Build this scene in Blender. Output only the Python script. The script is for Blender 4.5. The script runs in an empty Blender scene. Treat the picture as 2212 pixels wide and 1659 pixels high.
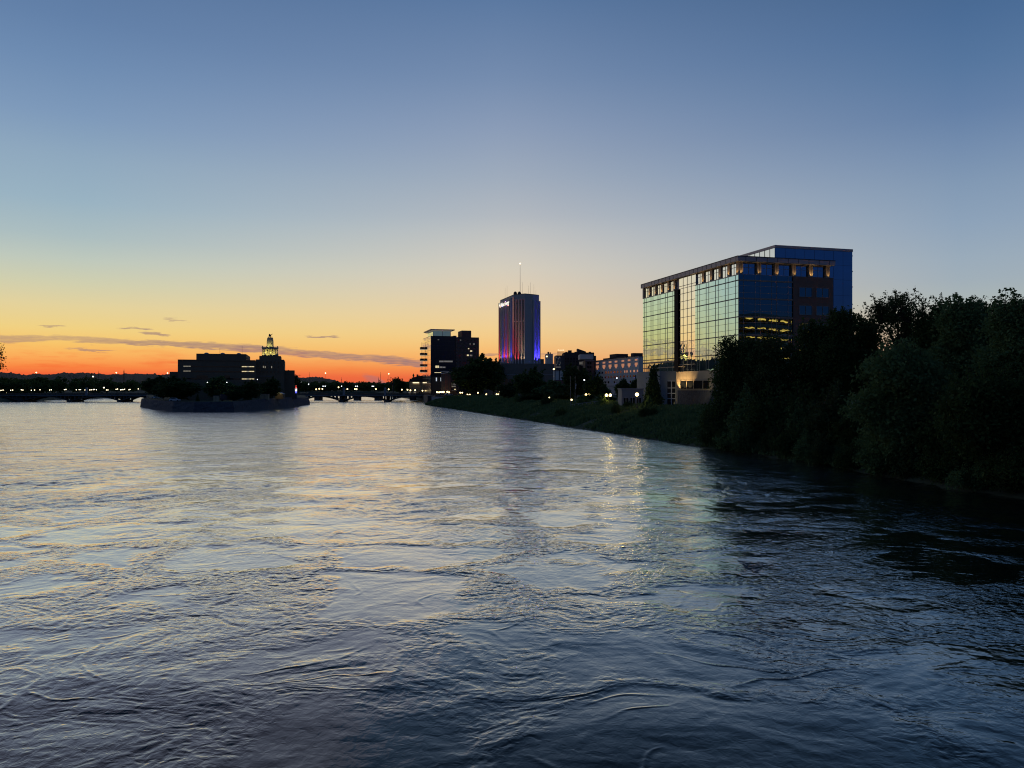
import bpy, bmesh, math, random
import numpy as np
from mathutils import Vector, Matrix

R = math.radians
random.seed(7)
rng = np.random.default_rng(11)
SC = bpy.context.scene
COL = SC.collection

# ------------------------------------------------------------------ helpers
CAMZ, HOR, F = 10.0, 837.0, 1670.0        # eye height, horizon row, focal length in 2212-px photo pixels


def at(px, py, d):
    """photo reading + real distance -> world point"""
    return Vector(((px - 1106) / F * d, d, CAMZ + (HOR - py) / F * d))


def xat(px, d): return (px - 1106) / F * d
def zat(py, d): return CAMZ + (HOR - py) / F * d


def c6(x, y): return 1179.5 + .1116 * x, 729.7 + .1116 * y
def c4(x, y): return 877.8 + .1223 * x, 685.8 + .1223 * y
def c3(x, y): return 630.9 + .1488 * x, 685.8 + .1488 * y
def c1(x, y): return .1736 * x, 685.8 + .1736 * y
def c7(x, y): return 1360.6 + .238 * x, 510.2 + .238 * y


def s2l(r, g=None, b=None):
    if g is None: r, g, b = r
    f = lambda c: (c / 255 / 12.92) if c / 255 <= .04045 else ((c / 255 + .055) / 1.055) ** 2.4
    return (f(r), f(g), f(b), 1.0)


class MB:
    def __init__(s): s.v, s.f = [], []

    def add(s, vs, fs):
        o = len(s.v)
        s.v += [tuple(p) for p in vs]
        s.f += [tuple(i + o for i in q) for q in fs]
        return s

    def box(s, x0, x1, y0, y1, z0, z1):
        return s.add([(x0, y0, z0), (x1, y0, z0), (x1, y1, z0), (x0, y1, z0), (x0, y0, z1), (x1, y0, z1), (x1, y1, z1), (x0, y1, z1)],
                     [(0, 3, 2, 1), (4, 5, 6, 7), (0, 1, 5, 4), (1, 2, 6, 5), (2, 3, 7, 6), (3, 0, 4, 7)])

    def prism(s, poly, z0, z1):
        n = len(poly)
        z0s = z0 if hasattr(z0, '__len__') else [z0] * n
        z1s = z1 if hasattr(z1, '__len__') else [z1] * n
        vs = [(p[0], p[1], z0s[i]) for i, p in enumerate(poly)] + [(p[0], p[1], z1s[i]) for i, p in enumerate(poly)]
        fs = [tuple(range(n))[::-1], tuple(range(n, 2 * n))] + [(i, (i + 1) % n, n + (i + 1) % n, n + i) for i in range(n)]
        return s.add(vs, fs)

    def tube(s, p0, p1, r0, r1=None, n=8):
        r1 = r0 if r1 is None else r1
        p0, p1 = Vector(p0), Vector(p1)
        a = (p1 - p0).normalized()
        b = a.orthogonal().normalized(); c = a.cross(b)
        vs = []
        for p, r in ((p0, r0), (p1, r1)):
            for k in range(n):
                t = 2 * math.pi * k / n
                vs.append(p + b * (r * math.cos(t)) + c * (r * math.sin(t)))
        fs = [(k, (k + 1) % n, n + (k + 1) % n, n + k) for k in range(n)] + [tuple(range(n))[::-1], tuple(range(n, 2 * n))]
        return s.add(vs, fs)

    def bar(s, p0, p1, w, h):
        """straight bar of w x h between two points (w horizontal)"""
        p0, p1 = Vector(p0), Vector(p1)
        a = (p1 - p0).normalized()
        u = Vector((0, 0, 1)) if abs(a.z) < .9 else Vector((0, 1, 0))
        b = a.cross(u).normalized(); c = b.cross(a)
        vs = [p + b * (i * w / 2) + c * (j * h / 2) for p in (p0, p1) for i, j in ((-1, -1), (1, -1), (1, 1), (-1, 1))]
        return s.add(vs, [(0, 1, 2, 3), (7, 6, 5, 4), (0, 4, 5, 1), (1, 5, 6, 2), (2, 6, 7, 3), (3, 7, 4, 0)])

    def lathe(s, c, prof, n=16):
        vs, fs = [], []
        for r, z in prof:
            for k in range(n):
                t = 2 * math.pi * k / n
                vs.append((c[0] + r * math.cos(t), c[1] + r * math.sin(t), c[2] + z))
        for i in range(len(prof) - 1):
            for k in range(n):
                fs.append((i * n + k, i * n + (k + 1) % n, (i + 1) * n + (k + 1) % n, (i + 1) * n + k))
        fs += [tuple(range(n))[::-1], tuple(range((len(prof) - 1) * n, len(prof) * n))]
        return s.add(vs, fs)

    def ball(s, c, r, n=10, sz=1.0):
        m = 6
        prof = [(r * math.sin(math.pi * i / m) + 1e-4, -r * sz * math.cos(math.pi * i / m)) for i in range(m + 1)]
        return s.lathe(c, prof, n)

    def build(s, name, mat, parent=None, smooth=False, loc=None):
        me = bpy.data.meshes.new(name)
        me.from_pydata(s.v, [], s.f)
        me.materials.append(mat)
        if smooth:
            me.polygons.foreach_set('use_smooth', [True] * len(me.polygons))
        me.update()
        o = bpy.data.objects.new(name, me)
        COL.objects.link(o)
        if parent is not None: o.parent = parent
        if loc is not None: o.location = loc
        return o


def mesh_np(name, V, Fq, mat, parent=None, smooth=False):
    """fast mesh from numpy: V (n,3), Fq (m,k)"""
    me = bpy.data.meshes.new(name)
    k = Fq.shape[1]
    me.vertices.add(len(V)); me.vertices.foreach_set('co', np.ascontiguousarray(V, np.float32).ravel())
    me.loops.add(Fq.size); me.loops.foreach_set('vertex_index', np.ascontiguousarray(Fq, np.int32).ravel())
    me.polygons.add(len(Fq)); me.polygons.foreach_set('loop_start', np.arange(0, Fq.size, k, dtype=np.int32))
    me.polygons.foreach_set('loop_total', np.full(len(Fq), k, np.int32))
    if smooth: me.polygons.foreach_set('use_smooth', np.ones(len(Fq), bool))
    me.materials.append(mat)
    me.update(calc_edges=True)
    me.validate()
    o = bpy.data.objects.new(name, me)
    COL.objects.link(o)
    if parent is not None: o.parent = parent
    return o


def tag(o, label, cat, group=None):
    o['label'] = label; o['category'] = cat
    if group: o['group'] = group
    return o


def thing(name, label, cat, loc=(0, 0, 0), rz=0, group=None):
    o = bpy.data.objects.new(name, None)
    o.empty_display_size = .5
    COL.objects.link(o)
    o.location = loc; o.rotation_euler = (0, 0, rz)
    return tag(o, label, cat, group)


def struct(o): o['kind'] = 'structure'; return o
def stuff(o): o['kind'] = 'stuff'; return o


def dup(root, loc, rz=0, scale=1.0, label=None, group=None):
    c = root.copy(); COL.objects.link(c)
    c.location = loc; c.rotation_euler = (0, 0, rz); c.scale = (scale,) * 3 if not hasattr(scale, '__len__') else scale
    if label: c['label'] = label
    if group: c['group'] = group
    for ch in root.children:
        k = ch.copy(); COL.objects.link(k); k.parent = c
        for g in ch.children:
            q = g.copy(); COL.objects.link(q); q.parent = k
    return c


def text_mesh(name, body, size, mat, parent, M, ext=.08):
    cu = bpy.data.curves.new(name, 'FONT')
    cu.body = body; cu.size = size; cu.extrude = ext; cu.resolution_u = 3
    t = bpy.data.objects.new(name, cu)
    COL.objects.link(t)
    dg = bpy.context.evaluated_depsgraph_get()
    me = bpy.data.meshes.new_from_object(t.evaluated_get(dg))
    bpy.data.objects.remove(t)
    me.materials.clear(); me.materials.append(mat)
    o = bpy.data.objects.new(name, me)
    COL.objects.link(o)
    me.transform(M)
    if parent is not None: o.parent = parent
    return o


# ------------------------------------------------------------------ materials
def mat(name, base, rough=.8, noise=0.0, nscale=1.0, metallic=0.0, emit=None, estr=0.0, bump=0.0, bscale=2.0, spec=.3, stretch=None):
    m = bpy.data.materials.new(name); m.use_nodes = True
    nt = m.node_tree; b = nt.nodes['Principled BSDF']
    b.inputs['Base Color'].default_value = (*base[:3], 1)
    b.inputs['Roughness'].default_value = rough
    b.inputs['Metallic'].default_value = metallic
    b.inputs['Specular IOR Level'].default_value = spec
    if emit:
        b.inputs['Emission Color'].default_value = (*emit[:3], 1)
        b.inputs['Emission Strength'].default_value = estr
    if noise or bump:
        tc = nt.nodes.new('ShaderNodeTexCoord'); src = tc.outputs['Object']
        if stretch:
            mp = nt.nodes.new('ShaderNodeMapping'); mp.inputs['Scale'].default_value = stretch
            nt.links.new(src, mp.inputs['Vector']); src = mp.outputs['Vector']
    if noise:
        n = nt.nodes.new('ShaderNodeTexNoise'); n.inputs['Scale'].default_value = nscale; n.inputs['Detail'].default_value = 5
        n.inputs['Roughness'].default_value = .65
        nt.links.new(src, n.inputs['Vector'])
        mx = nt.nodes.new('ShaderNodeMix'); mx.data_type = 'RGBA'
        mx.inputs['A'].default_value = (*[c * (1 - noise) for c in base[:3]], 1)
        mx.inputs['B'].default_value = (*[min(1, c * (1 + noise)) for c in base[:3]], 1)
        nt.links.new(n.outputs['Fac'], mx.inputs['Factor'])
        nt.links.new(mx.outputs['Result'], b.inputs['Base Color'])
    if bump:
        n2 = nt.nodes.new('ShaderNodeTexNoise'); n2.inputs['Scale'].default_value = bscale; n2.inputs['Detail'].default_value = 3
        nt.links.new(src, n2.inputs['Vector'])
        bp = nt.nodes.new('ShaderNodeBump'); bp.inputs['Strength'].default_value = 1; bp.inputs['Distance'].default_value = bump
        nt.links.new(n2.outputs['Fac'], bp.inputs['Height']); nt.links.new(bp.outputs['Normal'], b.inputs['Normal'])
    return m


M = {}
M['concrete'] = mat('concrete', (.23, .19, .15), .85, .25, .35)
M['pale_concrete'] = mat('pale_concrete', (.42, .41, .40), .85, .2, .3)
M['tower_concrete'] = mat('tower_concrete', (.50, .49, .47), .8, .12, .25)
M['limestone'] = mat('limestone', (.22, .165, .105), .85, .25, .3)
M['bridge_stone'] = mat('bridge_stone', (.15, .13, .105), .85, .35, .5)
M['island_stone'] = mat('island_stone', (.115, .115, .125), .85, .45, .9, bump=.3, bscale=1.2)
M['beige_stone'] = mat('beige_stone', (.50, .40, .27), .8, .2, .6)
M['grey_stone'] = mat('grey_stone', (.34, .34, .32), .8, .2, .6)
M['brick'] = mat('brick', (.19, .135, .105), .85, .3, 1.5)
M['dark_brick'] = mat('dark_brick', (.10, .07, .06), .85, .35, .5)
M['white_wall'] = mat('white_wall', (.84, .77, .66), .8, .12, .3)
M['brown_panel'] = mat('brown_panel', (.13, .10, .09), .7, .3, .4)
M['metal'] = mat('metal', (.25, .25, .27), .45, .15, 3, metallic=.6)
M['dark_metal'] = mat('dark_metal', (.05, .05, .055), .5, .2, 3, metallic=.3)
M['zinc'] = mat('zinc', (.40, .37, .37), .5, .15, 1.0, metallic=.3)
M['mullion'] = mat('mullion', (.36, .35, .31), .5, .15, 2.0, metallic=.3)
M['band'] = mat('band', (.30, .26, .21), .6, .15, 2.0)
M['white_frame'] = mat('white_frame', (.75, .72, .66), .5, .1, 2)
M['dark_glass'] = mat('dark_glass', (.012, .014, .018), .08, spec=.5)
M['slot'] = mat('slot', (.008, .008, .012), .6, .2, 1, spec=.05)
M['asphalt'] = mat('asphalt', (.05, .05, .05), .9, .3, .8)
M['wall_warm'] = mat('wall_warm', (.45, .36, .22), .8, .25, .8)
M['red_panel'] = mat('red_panel', (.26, .10, .09), .7, .2, .8)
M['bark'] = mat('bark', (.06, .045, .035), .9, .4, 4)


def glass_mirror(name, col, wav=.02, sc=.25, rough=.015):
    m = bpy.data.materials.new(name); m.use_nodes = True
    nt = m.node_tree; b = nt.nodes['Principled BSDF']
    b.inputs['Metallic'].default_value = 1; b.inputs['Roughness'].default_value = rough
    tc = nt.nodes.new('ShaderNodeTexCoord')
    n = nt.nodes.new('ShaderNodeTexNoise'); n.inputs['Scale'].default_value = .35; n.inputs['Detail'].default_value = 2
    mx = nt.nodes.new('ShaderNodeMix'); mx.data_type = 'RGBA'
    mx.inputs['A'].default_value = (*[c * .9 for c in col], 1); mx.inputs['B'].default_value = (*[min(1, c * 1.1) for c in col], 1)
    nt.links.new(tc.outputs['Object'], n.inputs['Vector']); nt.links.new(n.outputs['Fac'], mx.inputs['Factor'])
    nt.links.new(mx.outputs['Result'], b.inputs['Base Color'])
    n2 = nt.nodes.new('ShaderNodeTexNoise'); n2.inputs['Scale'].default_value = sc; n2.inputs['Detail'].default_value = 2
    bp = nt.nodes.new('ShaderNodeBump'); bp.inputs['Distance'].default_value = wav
    nt.links.new(tc.outputs['Object'], n2.inputs['Vector']); nt.links.new(n2.outputs['Fac'], bp.inputs['Height'])
    nt.links.new(bp.outputs['Normal'], b.inputs['Normal'])
    return m


M['green_glass'] = glass_mirror('green_glass', (.47, .78, .82), .02, .3)
M['clear_glass'] = glass_mirror('clear_glass', (.82, .92, .88), .02, .3)
M['blue_glass'] = glass_mirror('blue_glass', (.12, .21, .32), .012, .2)
M['teal_glass'] = glass_mirror('teal_glass', (.055, .125, .17), .007, .35)
M['loft_glass'] = glass_mirror('loft_glass', (.85, .80, .74), .03, .3)
M['navy_glass'] = mat('navy_glass', (.016, .024, .042), .2, .3, .15, spec=.35)


def glow(name, col, s): return mat(name, col, .6, emit=col, estr=s)


M['lamp_warm'] = glow('lamp_warm', (1, .72, .28), 9)
M['lamp_white'] = glow('lamp_white', (1, .84, .55), 4)
M['lamp_cool'] = glow('lamp_cool', (.9, .95, 1), 3.0)
M['lamp_soft'] = glow('lamp_soft', (1, .74, .34), 4.5)
M['win_warm'] = glow('win_warm', (1, .82, .45), .75)
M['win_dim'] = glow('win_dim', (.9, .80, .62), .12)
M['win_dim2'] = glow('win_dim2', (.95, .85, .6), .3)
M['win_orange'] = glow('win_orange', (1, .42, .22), .38)
M['win_cool'] = glow('win_cool', (.8, .9, 1), .6)
M['sign_white'] = glow('sign_white', (1, .95, .82), .8)
M['sign_gold'] = glow('sign_gold', (1, .85, .55), 1.6)
M['glow_red'] = glow('glow_red', (1, .10, .08), 1.2)
M['glow_blue'] = glow('glow_blue', (.10, .12, 1), 1.5)
M['glow_white'] = glow('glow_white', (1, .95, 1), 1.5)
M['garage_light'] = glow('garage_light', (1, .35, .05), 9)
M['car_white'] = mat('car_white', (.7, .7, .7), .3, .05, 2, spec=.5)
M['car_dark'] = mat('car_dark', (.03, .035, .05), .25, .1, 2, spec=.5)
M['car_red'] = mat('car_red', (.30, .04, .03), .3, .1, 2, spec=.5)
M['rubber'] = mat('rubber', (.02, .02, .02), .8, .2, 4)
M['cloth'] = mat('cloth', (.6, .58, .58), .9, .1, 4)


def leaf_mat(name, a, b, trans=.35):
    m = bpy.data.materials.new(name); m.use_nodes = True
    nt = m.node_tree; p = nt.nodes['Principled BSDF']; out = nt.nodes['Material Output']
    p.inputs['Roughness'].default_value = .7; p.inputs['Specular IOR Level'].default_value = .08
    tc = nt.nodes.new('ShaderNodeTexCoord'); n = nt.nodes.new('ShaderNodeTexNoise'); n.inputs['Scale'].default_value = .6; n.inputs['Detail'].default_value = 6
    n.inputs['Roughness'].default_value = .75
    mx = nt.nodes.new('ShaderNodeMix'); mx.data_type = 'RGBA'
    mx.inputs['A'].default_value = (*a, 1); mx.inputs['B'].default_value = (*b, 1)
    mr = nt.nodes.new('ShaderNodeMapRange'); mr.inputs['From Min'].default_value = .3; mr.inputs['From Max'].default_value = .7
    nt.links.new(tc.outputs['Object'], n.inputs['Vector']); nt.links.new(n.outputs['Fac'], mr.inputs['Value']); nt.links.new(mr.outputs['Result'], mx.inputs['Factor'])
    nt.links.new(mx.outputs['Result'], p.inputs['Base Color'])
    tr = nt.nodes.new('ShaderNodeBsdfTranslucent'); nt.links.new(mx.outputs['Result'], tr.inputs['Color'])
    ms = nt.nodes.new('ShaderNodeMixShader'); ms.inputs['Fac'].default_value = trans
    nt.links.new(p.outputs['BSDF'], ms.inputs[1]); nt.links.new(tr.outputs['BSDF'], ms.inputs[2]); nt.links.new(ms.outputs['Shader'], out.inputs['Surface'])
    return m


M['leaf'] = leaf_mat('leaf', (.045, .080, .022), (.095, .150, .045))
M['leaf_pale'] = leaf_mat('leaf_pale', (.10, .165, .058), (.17, .26, .10))
M['leaf_olive'] = leaf_mat('leaf_olive', (.048, .078, .027), (.10, .14, .05))
M['grass'] = leaf_mat('grass', (.11, .17, .06), (.20, .27, .105), .2)
M['soil'] = mat('soil', (.09, .10, .055), .95, .4, .25, bump=.15, bscale=.8)
M['hill'] = mat('hill', (.032, .030, .022), .95, .35, .01)


# ------------------------------------------------------------------ numpy noise
_perm = np.random.default_rng(3).permutation(4096)
_ga = np.random.default_rng(4).random(4096) * 2 * np.pi
_gx, _gy = np.cos(_ga), np.sin(_ga)


def _h(i, j): return _perm[(_perm[i & 4095] + j) & 4095]


def pn(x, y):
    xi = np.floor(x).astype(np.int64); yi = np.floor(y).astype(np.int64)
    fx, fy = x - xi, y - yi
    u = fx * fx * fx * (fx * (fx * 6 - 15) + 10); v = fy * fy * fy * (fy * (fy * 6 - 15) + 10)
    def g(a, b, dx, dy):
        k = _h(xi + a, yi + b); return _gx[k] * dx + _gy[k] * dy
    n0 = g(0, 0, fx, fy) * (1 - u) + g(1, 0, fx - 1, fy) * u
    n1 = g(0, 1, fx, fy - 1) * (1 - u) + g(1, 1, fx - 1, fy - 1) * u
    return (n0 * (1 - v) + n1 * v) * 1.5


def fbm(x, y, o=4, g=.5):
    s, a, f = 0, 1.0, 1.0
    for k in range(o):
        s = s + a * pn(x * f + 17.3 * k, y * f - 9.1 * k); a *= g; f *= 2.03
    return s


def voro(x, y):
    xi = np.floor(x).astype(np.int64); yi = np.floor(y).astype(np.int64)
    f1 = np.full(x.shape, 9.0); f2 = np.full(x.shape, 9.0)
    for a in (-1, 0, 1):
        for b in (-1, 0, 1):
            k = _h(xi + a, yi + b)
            px = xi + a + .1 + .8 * ((k * 7919) % 4096) / 4096; py = yi + b + .1 + .8 * ((k * 104729 + 511) % 4096) / 4096
            d = np.hypot(px - x, py - y)
            m = d < f1
            f2 = np.where(m, f1, np.minimum(f2, d)); f1 = np.where(m, d, f1)
    return f1, f2


def sstep(a, b, x):
    t = np.clip((x - a) / (b - a), 0, 1); return t * t * (3 - 2 * t)


# ------------------------------------------------------------------ sky
def build_world():
    w = bpy.data.worlds.new('World'); SC.world = w; w.use_nodes = True
    nt = w.node_tree; nt.nodes.clear()
    L = nt.links.new
    def math_(op, a, b=None, c=None, clamp=False):
        n = nt.nodes.new('ShaderNodeMath'); n.operation = op; n.use_clamp = clamp
        for i, v in enumerate((a, b, c)):
            if v is None: continue
            if isinstance(v, (int, float)): n.inputs[i].default_value = v
            else: L(v, n.inputs[i])
        return n.outputs[0]
    tc = nt.nodes.new('ShaderNodeTexCoord')
    sp = nt.nodes.new('ShaderNodeSeparateXYZ'); L(tc.outputs['Generated'], sp.inputs[0])
    X, Y, Z = sp.outputs
    el = math_('MULTIPLY', math_('ARCSINE', Z), 180 / math.pi)
    az = math_('MULTIPLY', math_('ARCTAN2', X, Y), 180 / math.pi)
    e01 = math_('POWER', math_('DIVIDE', math_('MAXIMUM', el, 0), 90, clamp=True), .5)
    def ramp(stops):
        n = nt.nodes.new('ShaderNodeValToRGB'); r = n.color_ramp
        for k, (e, c) in enumerate(stops):
            p = math.sqrt(max(0, e) / 90)
            if k == 0: s = r.elements[0]; s.position = p
            elif k == 1: s = r.elements[1]; s.position = p
            else: s = r.elements.new(p)
            s.color = s2l(c)
        L(e01, n.inputs[0]); return n.outputs[0]
    hi = [(35, (56, 86, 130)), (60, (34, 58, 96)), (90, (29, 52, 88))]
    R0 = ramp([(0, (228, 78, 44)), (.9, (241, 102, 58)), (1.35, (247, 136, 68)), (2.0, (248, 171, 90)), (2.8, (245, 195, 106)), (3.8, (238, 208, 130)), (5.3, (225, 209, 156)),
               (6.75, (206, 206, 174)), (8.2, (189, 200, 188)), (9.7, (170, 189, 192)), (11.9, (152, 178, 194)), (14.7, (141, 167, 190)), (17.1, (125, 153, 186)), (20.2, (109, 139, 177)), (22.7, (98, 128, 168))] + hi)
    R30 = ramp([(0, (222, 96, 66)), (.7, (234, 110, 68)), (1.4, (245, 146, 80)), (2.3, (247, 180, 108)), (3.3, (245, 197, 128)), (4.25, (241, 205, 144)), (5.4, (235, 207, 160)), (7.0, (226, 206, 176)),
                (8.75, (214, 205, 188)), (9.8, (206, 201, 191)), (11.4, (192, 193, 192)), (12.5, (180, 185, 191)), (15.2, (160, 172, 188)), (18.6, (139, 156, 183)), (21.9, (117, 140, 174)), (26.6, (92, 121, 161))] + [(40, (45, 74, 118))] + hi[1:])
    R63 = ramp([(0, (212, 140, 110)), (2, (214, 168, 134)), (4, (190, 180, 164)), (5.6, (170, 180, 180)), (6.9, (160, 174, 184)), (8.2, (154, 171, 186)), (10.5, (141, 162, 185)), (12.8, (130, 153, 180)), (15, (116, 141, 174)),
                (17.2, (100, 128, 166)), (19.9, (86, 118, 158)), (22.7, (75, 108, 150)), (35, (34, 61, 98)), (60, (30, 54, 90)), (90, (29, 52, 88))])
    RB = ramp([(0, (84, 80, 84)), (2.0, (98, 94, 98)), (4.2, (98, 95, 102)), (5.2, (54, 76, 116)), (8, (46, 77, 128)), (15, (40, 69, 115)), (30, (34, 60, 100)), (60, (30, 54, 92)), (90, (29, 52, 88))])
    SUNAZ = -32.0
    da = math_('ABSOLUTE', math_('SUBTRACT', az, SUNAZ))
    da = math_('MINIMUM', da, math_('SUBTRACT', 360, da))
    # the glow falls off faster on the far side of the sunset point
    da = math_('ADD', da, math_('MINIMUM', math_('MULTIPLY', math_('MAXIMUM', math_('SUBTRACT', -37, az), 0), 3.2), 32))
    def mr(a, b):
        n = nt.nodes.new('ShaderNodeMapRange'); n.interpolation_type = 'LINEAR'
        n.inputs['From Min'].default_value = a; n.inputs['From Max'].default_value = b
        L(da, n.inputs['Value']); return n.outputs['Result']
    def mixc(f, a, b):
        n = nt.nodes.new('ShaderNodeMix'); n.data_type = 'RGBA'
        if isinstance(f, float): n.inputs['Factor'].default_value = f
        else: L(f, n.inputs['Factor'])
        for k, v in (('A', a), ('B', b)):
            if isinstance(v, tuple): n.inputs[k].default_value = v
            else: L(v, n.inputs[k])
        return n.outputs['Result']
    col = mixc(mr(3, 33), R0, R30); col = mixc(mr(31, 62), col, R63); col = mixc(mr(72, 120), col, RB)
    # clouds: long flat streaks low in the west, at real bearings
    cv = nt.nodes.new('ShaderNodeCombineXYZ'); L(math_('MULTIPLY', az, .35), cv.inputs[0]); L(math_('MULTIPLY', el, 2.6), cv.inputs[1])
    n1 = nt.nodes.new('ShaderNodeTexNoise'); n1.inputs['Scale'].default_value = 1.0; n1.inputs['Detail'].default_value = 5; n1.inputs['Roughness'].default_value = .6; L(cv.outputs[0], n1.inputs['Vector'])
    wob = math_('SUBTRACT', n1.outputs['Fac'], .5)
    cv2 = nt.nodes.new('ShaderNodeCombineXYZ'); L(math_('MULTIPLY', az, 1.1), cv2.inputs[0]); L(math_('MULTIPLY', el, 9.0), cv2.inputs[1])
    n2 = nt.nodes.new('ShaderNodeTexNoise'); n2.inputs['Scale'].default_value = 1.0; n2.inputs['Detail'].default_value = 4; L(cv2.outputs[0], n2.inputs['Vector'])
    fine = math_('SUBTRACT', n2.outputs['Fac'], .5)
    elw = math_('ADD', el, math_('ADD', math_('MULTIPLY', wob, .50), math_('MULTIPLY', fine, .40)))
    acc = None
    def ang(px, py):
        a = math.atan((px - 1106) / F); return math.degrees(a), math.degrees(math.atan((HOR - py) / F * math.cos(a)))
    def streak(x0, y0, x1, y1, ht, st):
        nonlocal acc
        a0, e0 = ang(x0, y0); a1, e1 = ang(x1, y1)
        raw(( a0 + a1) / 2, (e0 + e1) / 2, (a1 - a0) / 2, math.degrees(ht / F), (e1 - e0) / (a1 - a0), st)
    def raw(uc, vc, ha, hb, sl, st):
        nonlocal acc
        u = math_('SUBTRACT', az, uc)
        v = math_('SUBTRACT', math_('SUBTRACT', elw, vc), math_('MULTIPLY', u, sl))
        r = math_('ADD', math_('POWER', math_('ABSOLUTE', math_('DIVIDE', u, ha)), 2), math_('POWER', math_('ABSOLUTE', math_('DIVIDE', v, hb)), 2))
        m = math_('MULTIPLY', math_('SUBTRACT', 1, r, clamp=True), st * 1.6, clamp=True)
        m = math_('MINIMUM', m, st)
        acc = m if acc is None else math_('MAXIMUM', acc, m)
    for s in [(-160, 728, 170, 732, 8, .55), (60, 727, 330, 741, 7, .6), (200, 737, 470, 745, 6, .75), (330, 740, 560, 754, 8, .8), (440, 747, 650, 758, 9.5, .8), (560, 753, 720, 770, 8, .75), (600, 755, 780, 768, 4, .7),
              (640, 762, 850, 778, 9, .8), (760, 769, 940, 789, 11, .85), (820, 777, 980, 795, 9, .8), (1030, 766, 1120, 764, 4, .6), (1140, 766, 1220, 765, 4, .4),
              (78, 704, 145, 705.5, 2.2, .75), (248, 708, 335, 711, 3, .7), (296, 719.5, 372, 723.5, 3, .8), (135, 754, 262, 759, 2.6, .75), (655, 727.5, 738, 729, 2.2, .85), (350, 690, 412, 695, 2.2, .5),
              (780, 812, 845, 836, 12, .55), (740, 830, 920, 836, 8, .45)]:
        streak(*s)
    for s in [(-44, 2.6, 9, .35, .02, .6), (-50, 1.75, 8, .28, .0, .6), (-41, 3.3, 5, .18, .03, .5), (-58, 2.9, 8, .5, .0, .5)]:
        raw(*s)
    acc = math_('MULTIPLY', acc, math_('ADD', .85, math_('ADD', math_('MULTIPLY', wob, .9), math_('MULTIPLY', fine, 1.1))), clamp=True)
    col = mixc(acc, col, s2l(146, 118, 122))
    # red streaks just over the hills
    rs = math_('MULTIPLY', math_('MULTIPLY', math_('SUBTRACT', n1.outputs['Fac'], .48, clamp=True), 3.2, clamp=True), math_('MULTIPLY', math_('SUBTRACT', 1, math_('DIVIDE', math_('ABSOLUTE', math_('SUBTRACT', el, 1.7)), 1.2), clamp=True), math_('SUBTRACT', 1, math_('DIVIDE', da, 30), clamp=True)))
    col = mixc(math_('MULTIPLY', rs, .8), col, s2l(242, 84, 44))
    sky = nt.nodes.new('ShaderNodeTexSky'); sky.sky_type = 'NISHITA'; sky.sun_disc = False
    sky.sun_elevation = R(0.3); sky.sun_rotation = R(SUNAZ); sky.altitude = 220; sky.dust_density = 2
    b1 = nt.nodes.new('ShaderNodeBackground'); L(sky.outputs[0], b1.inputs[0]); b1.inputs[1].default_value = NISH
    b2 = nt.nodes.new('ShaderNodeBackground'); L(col, b2.inputs[0]); b2.inputs[1].default_value = 1.0
    ad = nt.nodes.new('ShaderNodeAddShader'); L(b1.outputs[0], ad.inputs[0]); L(b2.outputs[0], ad.inputs[1])
    out = nt.nodes.new('ShaderNodeOutputWorld'); L(ad.outputs[0], out.inputs[0])


NISH = 0.002
build_world()

# sun: already behind the hills, only a faint low warm glow remains
sl = bpy.data.lights.new('sun_glow', 'SUN'); sl.energy = .10; sl.angle = R(60); sl.color = (1, .55, .3); sl.specular_factor = 0
so = bpy.data.objects.new('sun_glow', sl); COL.objects.link(so)
sdir = Vector((math.sin(R(-32)) * math.cos(R(3)), math.cos(R(-32)) * math.cos(R(3)), math.sin(R(3))))
so.rotation_euler = sdir.to_track_quat('Z', 'Y').to_euler(); so.location = (-200, 300, 80)

# ------------------------------------------------------------------ terrain
RB_ = np.array([(52, -60), (48, 40), (46, 70), (37, 110), (31.5, 130), (16, 190), (-25, 348), (-49, 440), (-56, 500), (-62, 540), (-95, 700), (-200, 1100)], float)
LB_ = np.array([(-110, -60), (-120, 50), (-140, 150), (-160, 225), (-215, 300), (-335, 480), (-348, 545), (-400, 800), (-430, 1100)], float)
bankR = lambda y: np.interp(y, RB_[:, 1], RB_[:, 0])
bankL = lambda y: np.interp(y, LB_[:, 1], LB_[:, 0])
PROF = np.array([(-6, -2.0), (-1, -.5), (0, 0), (1.2, .5), (3, 1.3), (6, 2.3), (10, 3.6), (14, 4.5), (19, 5.0), (26, 5.2), (60, 5.3)], float)


def gz(x, y, rough=True):
    off = x - bankR(y) if np.isscalar(x) else x - bankR(y)
    z = np.interp(off, PROF[:, 0], PROF[:, 1])
    return z


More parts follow.
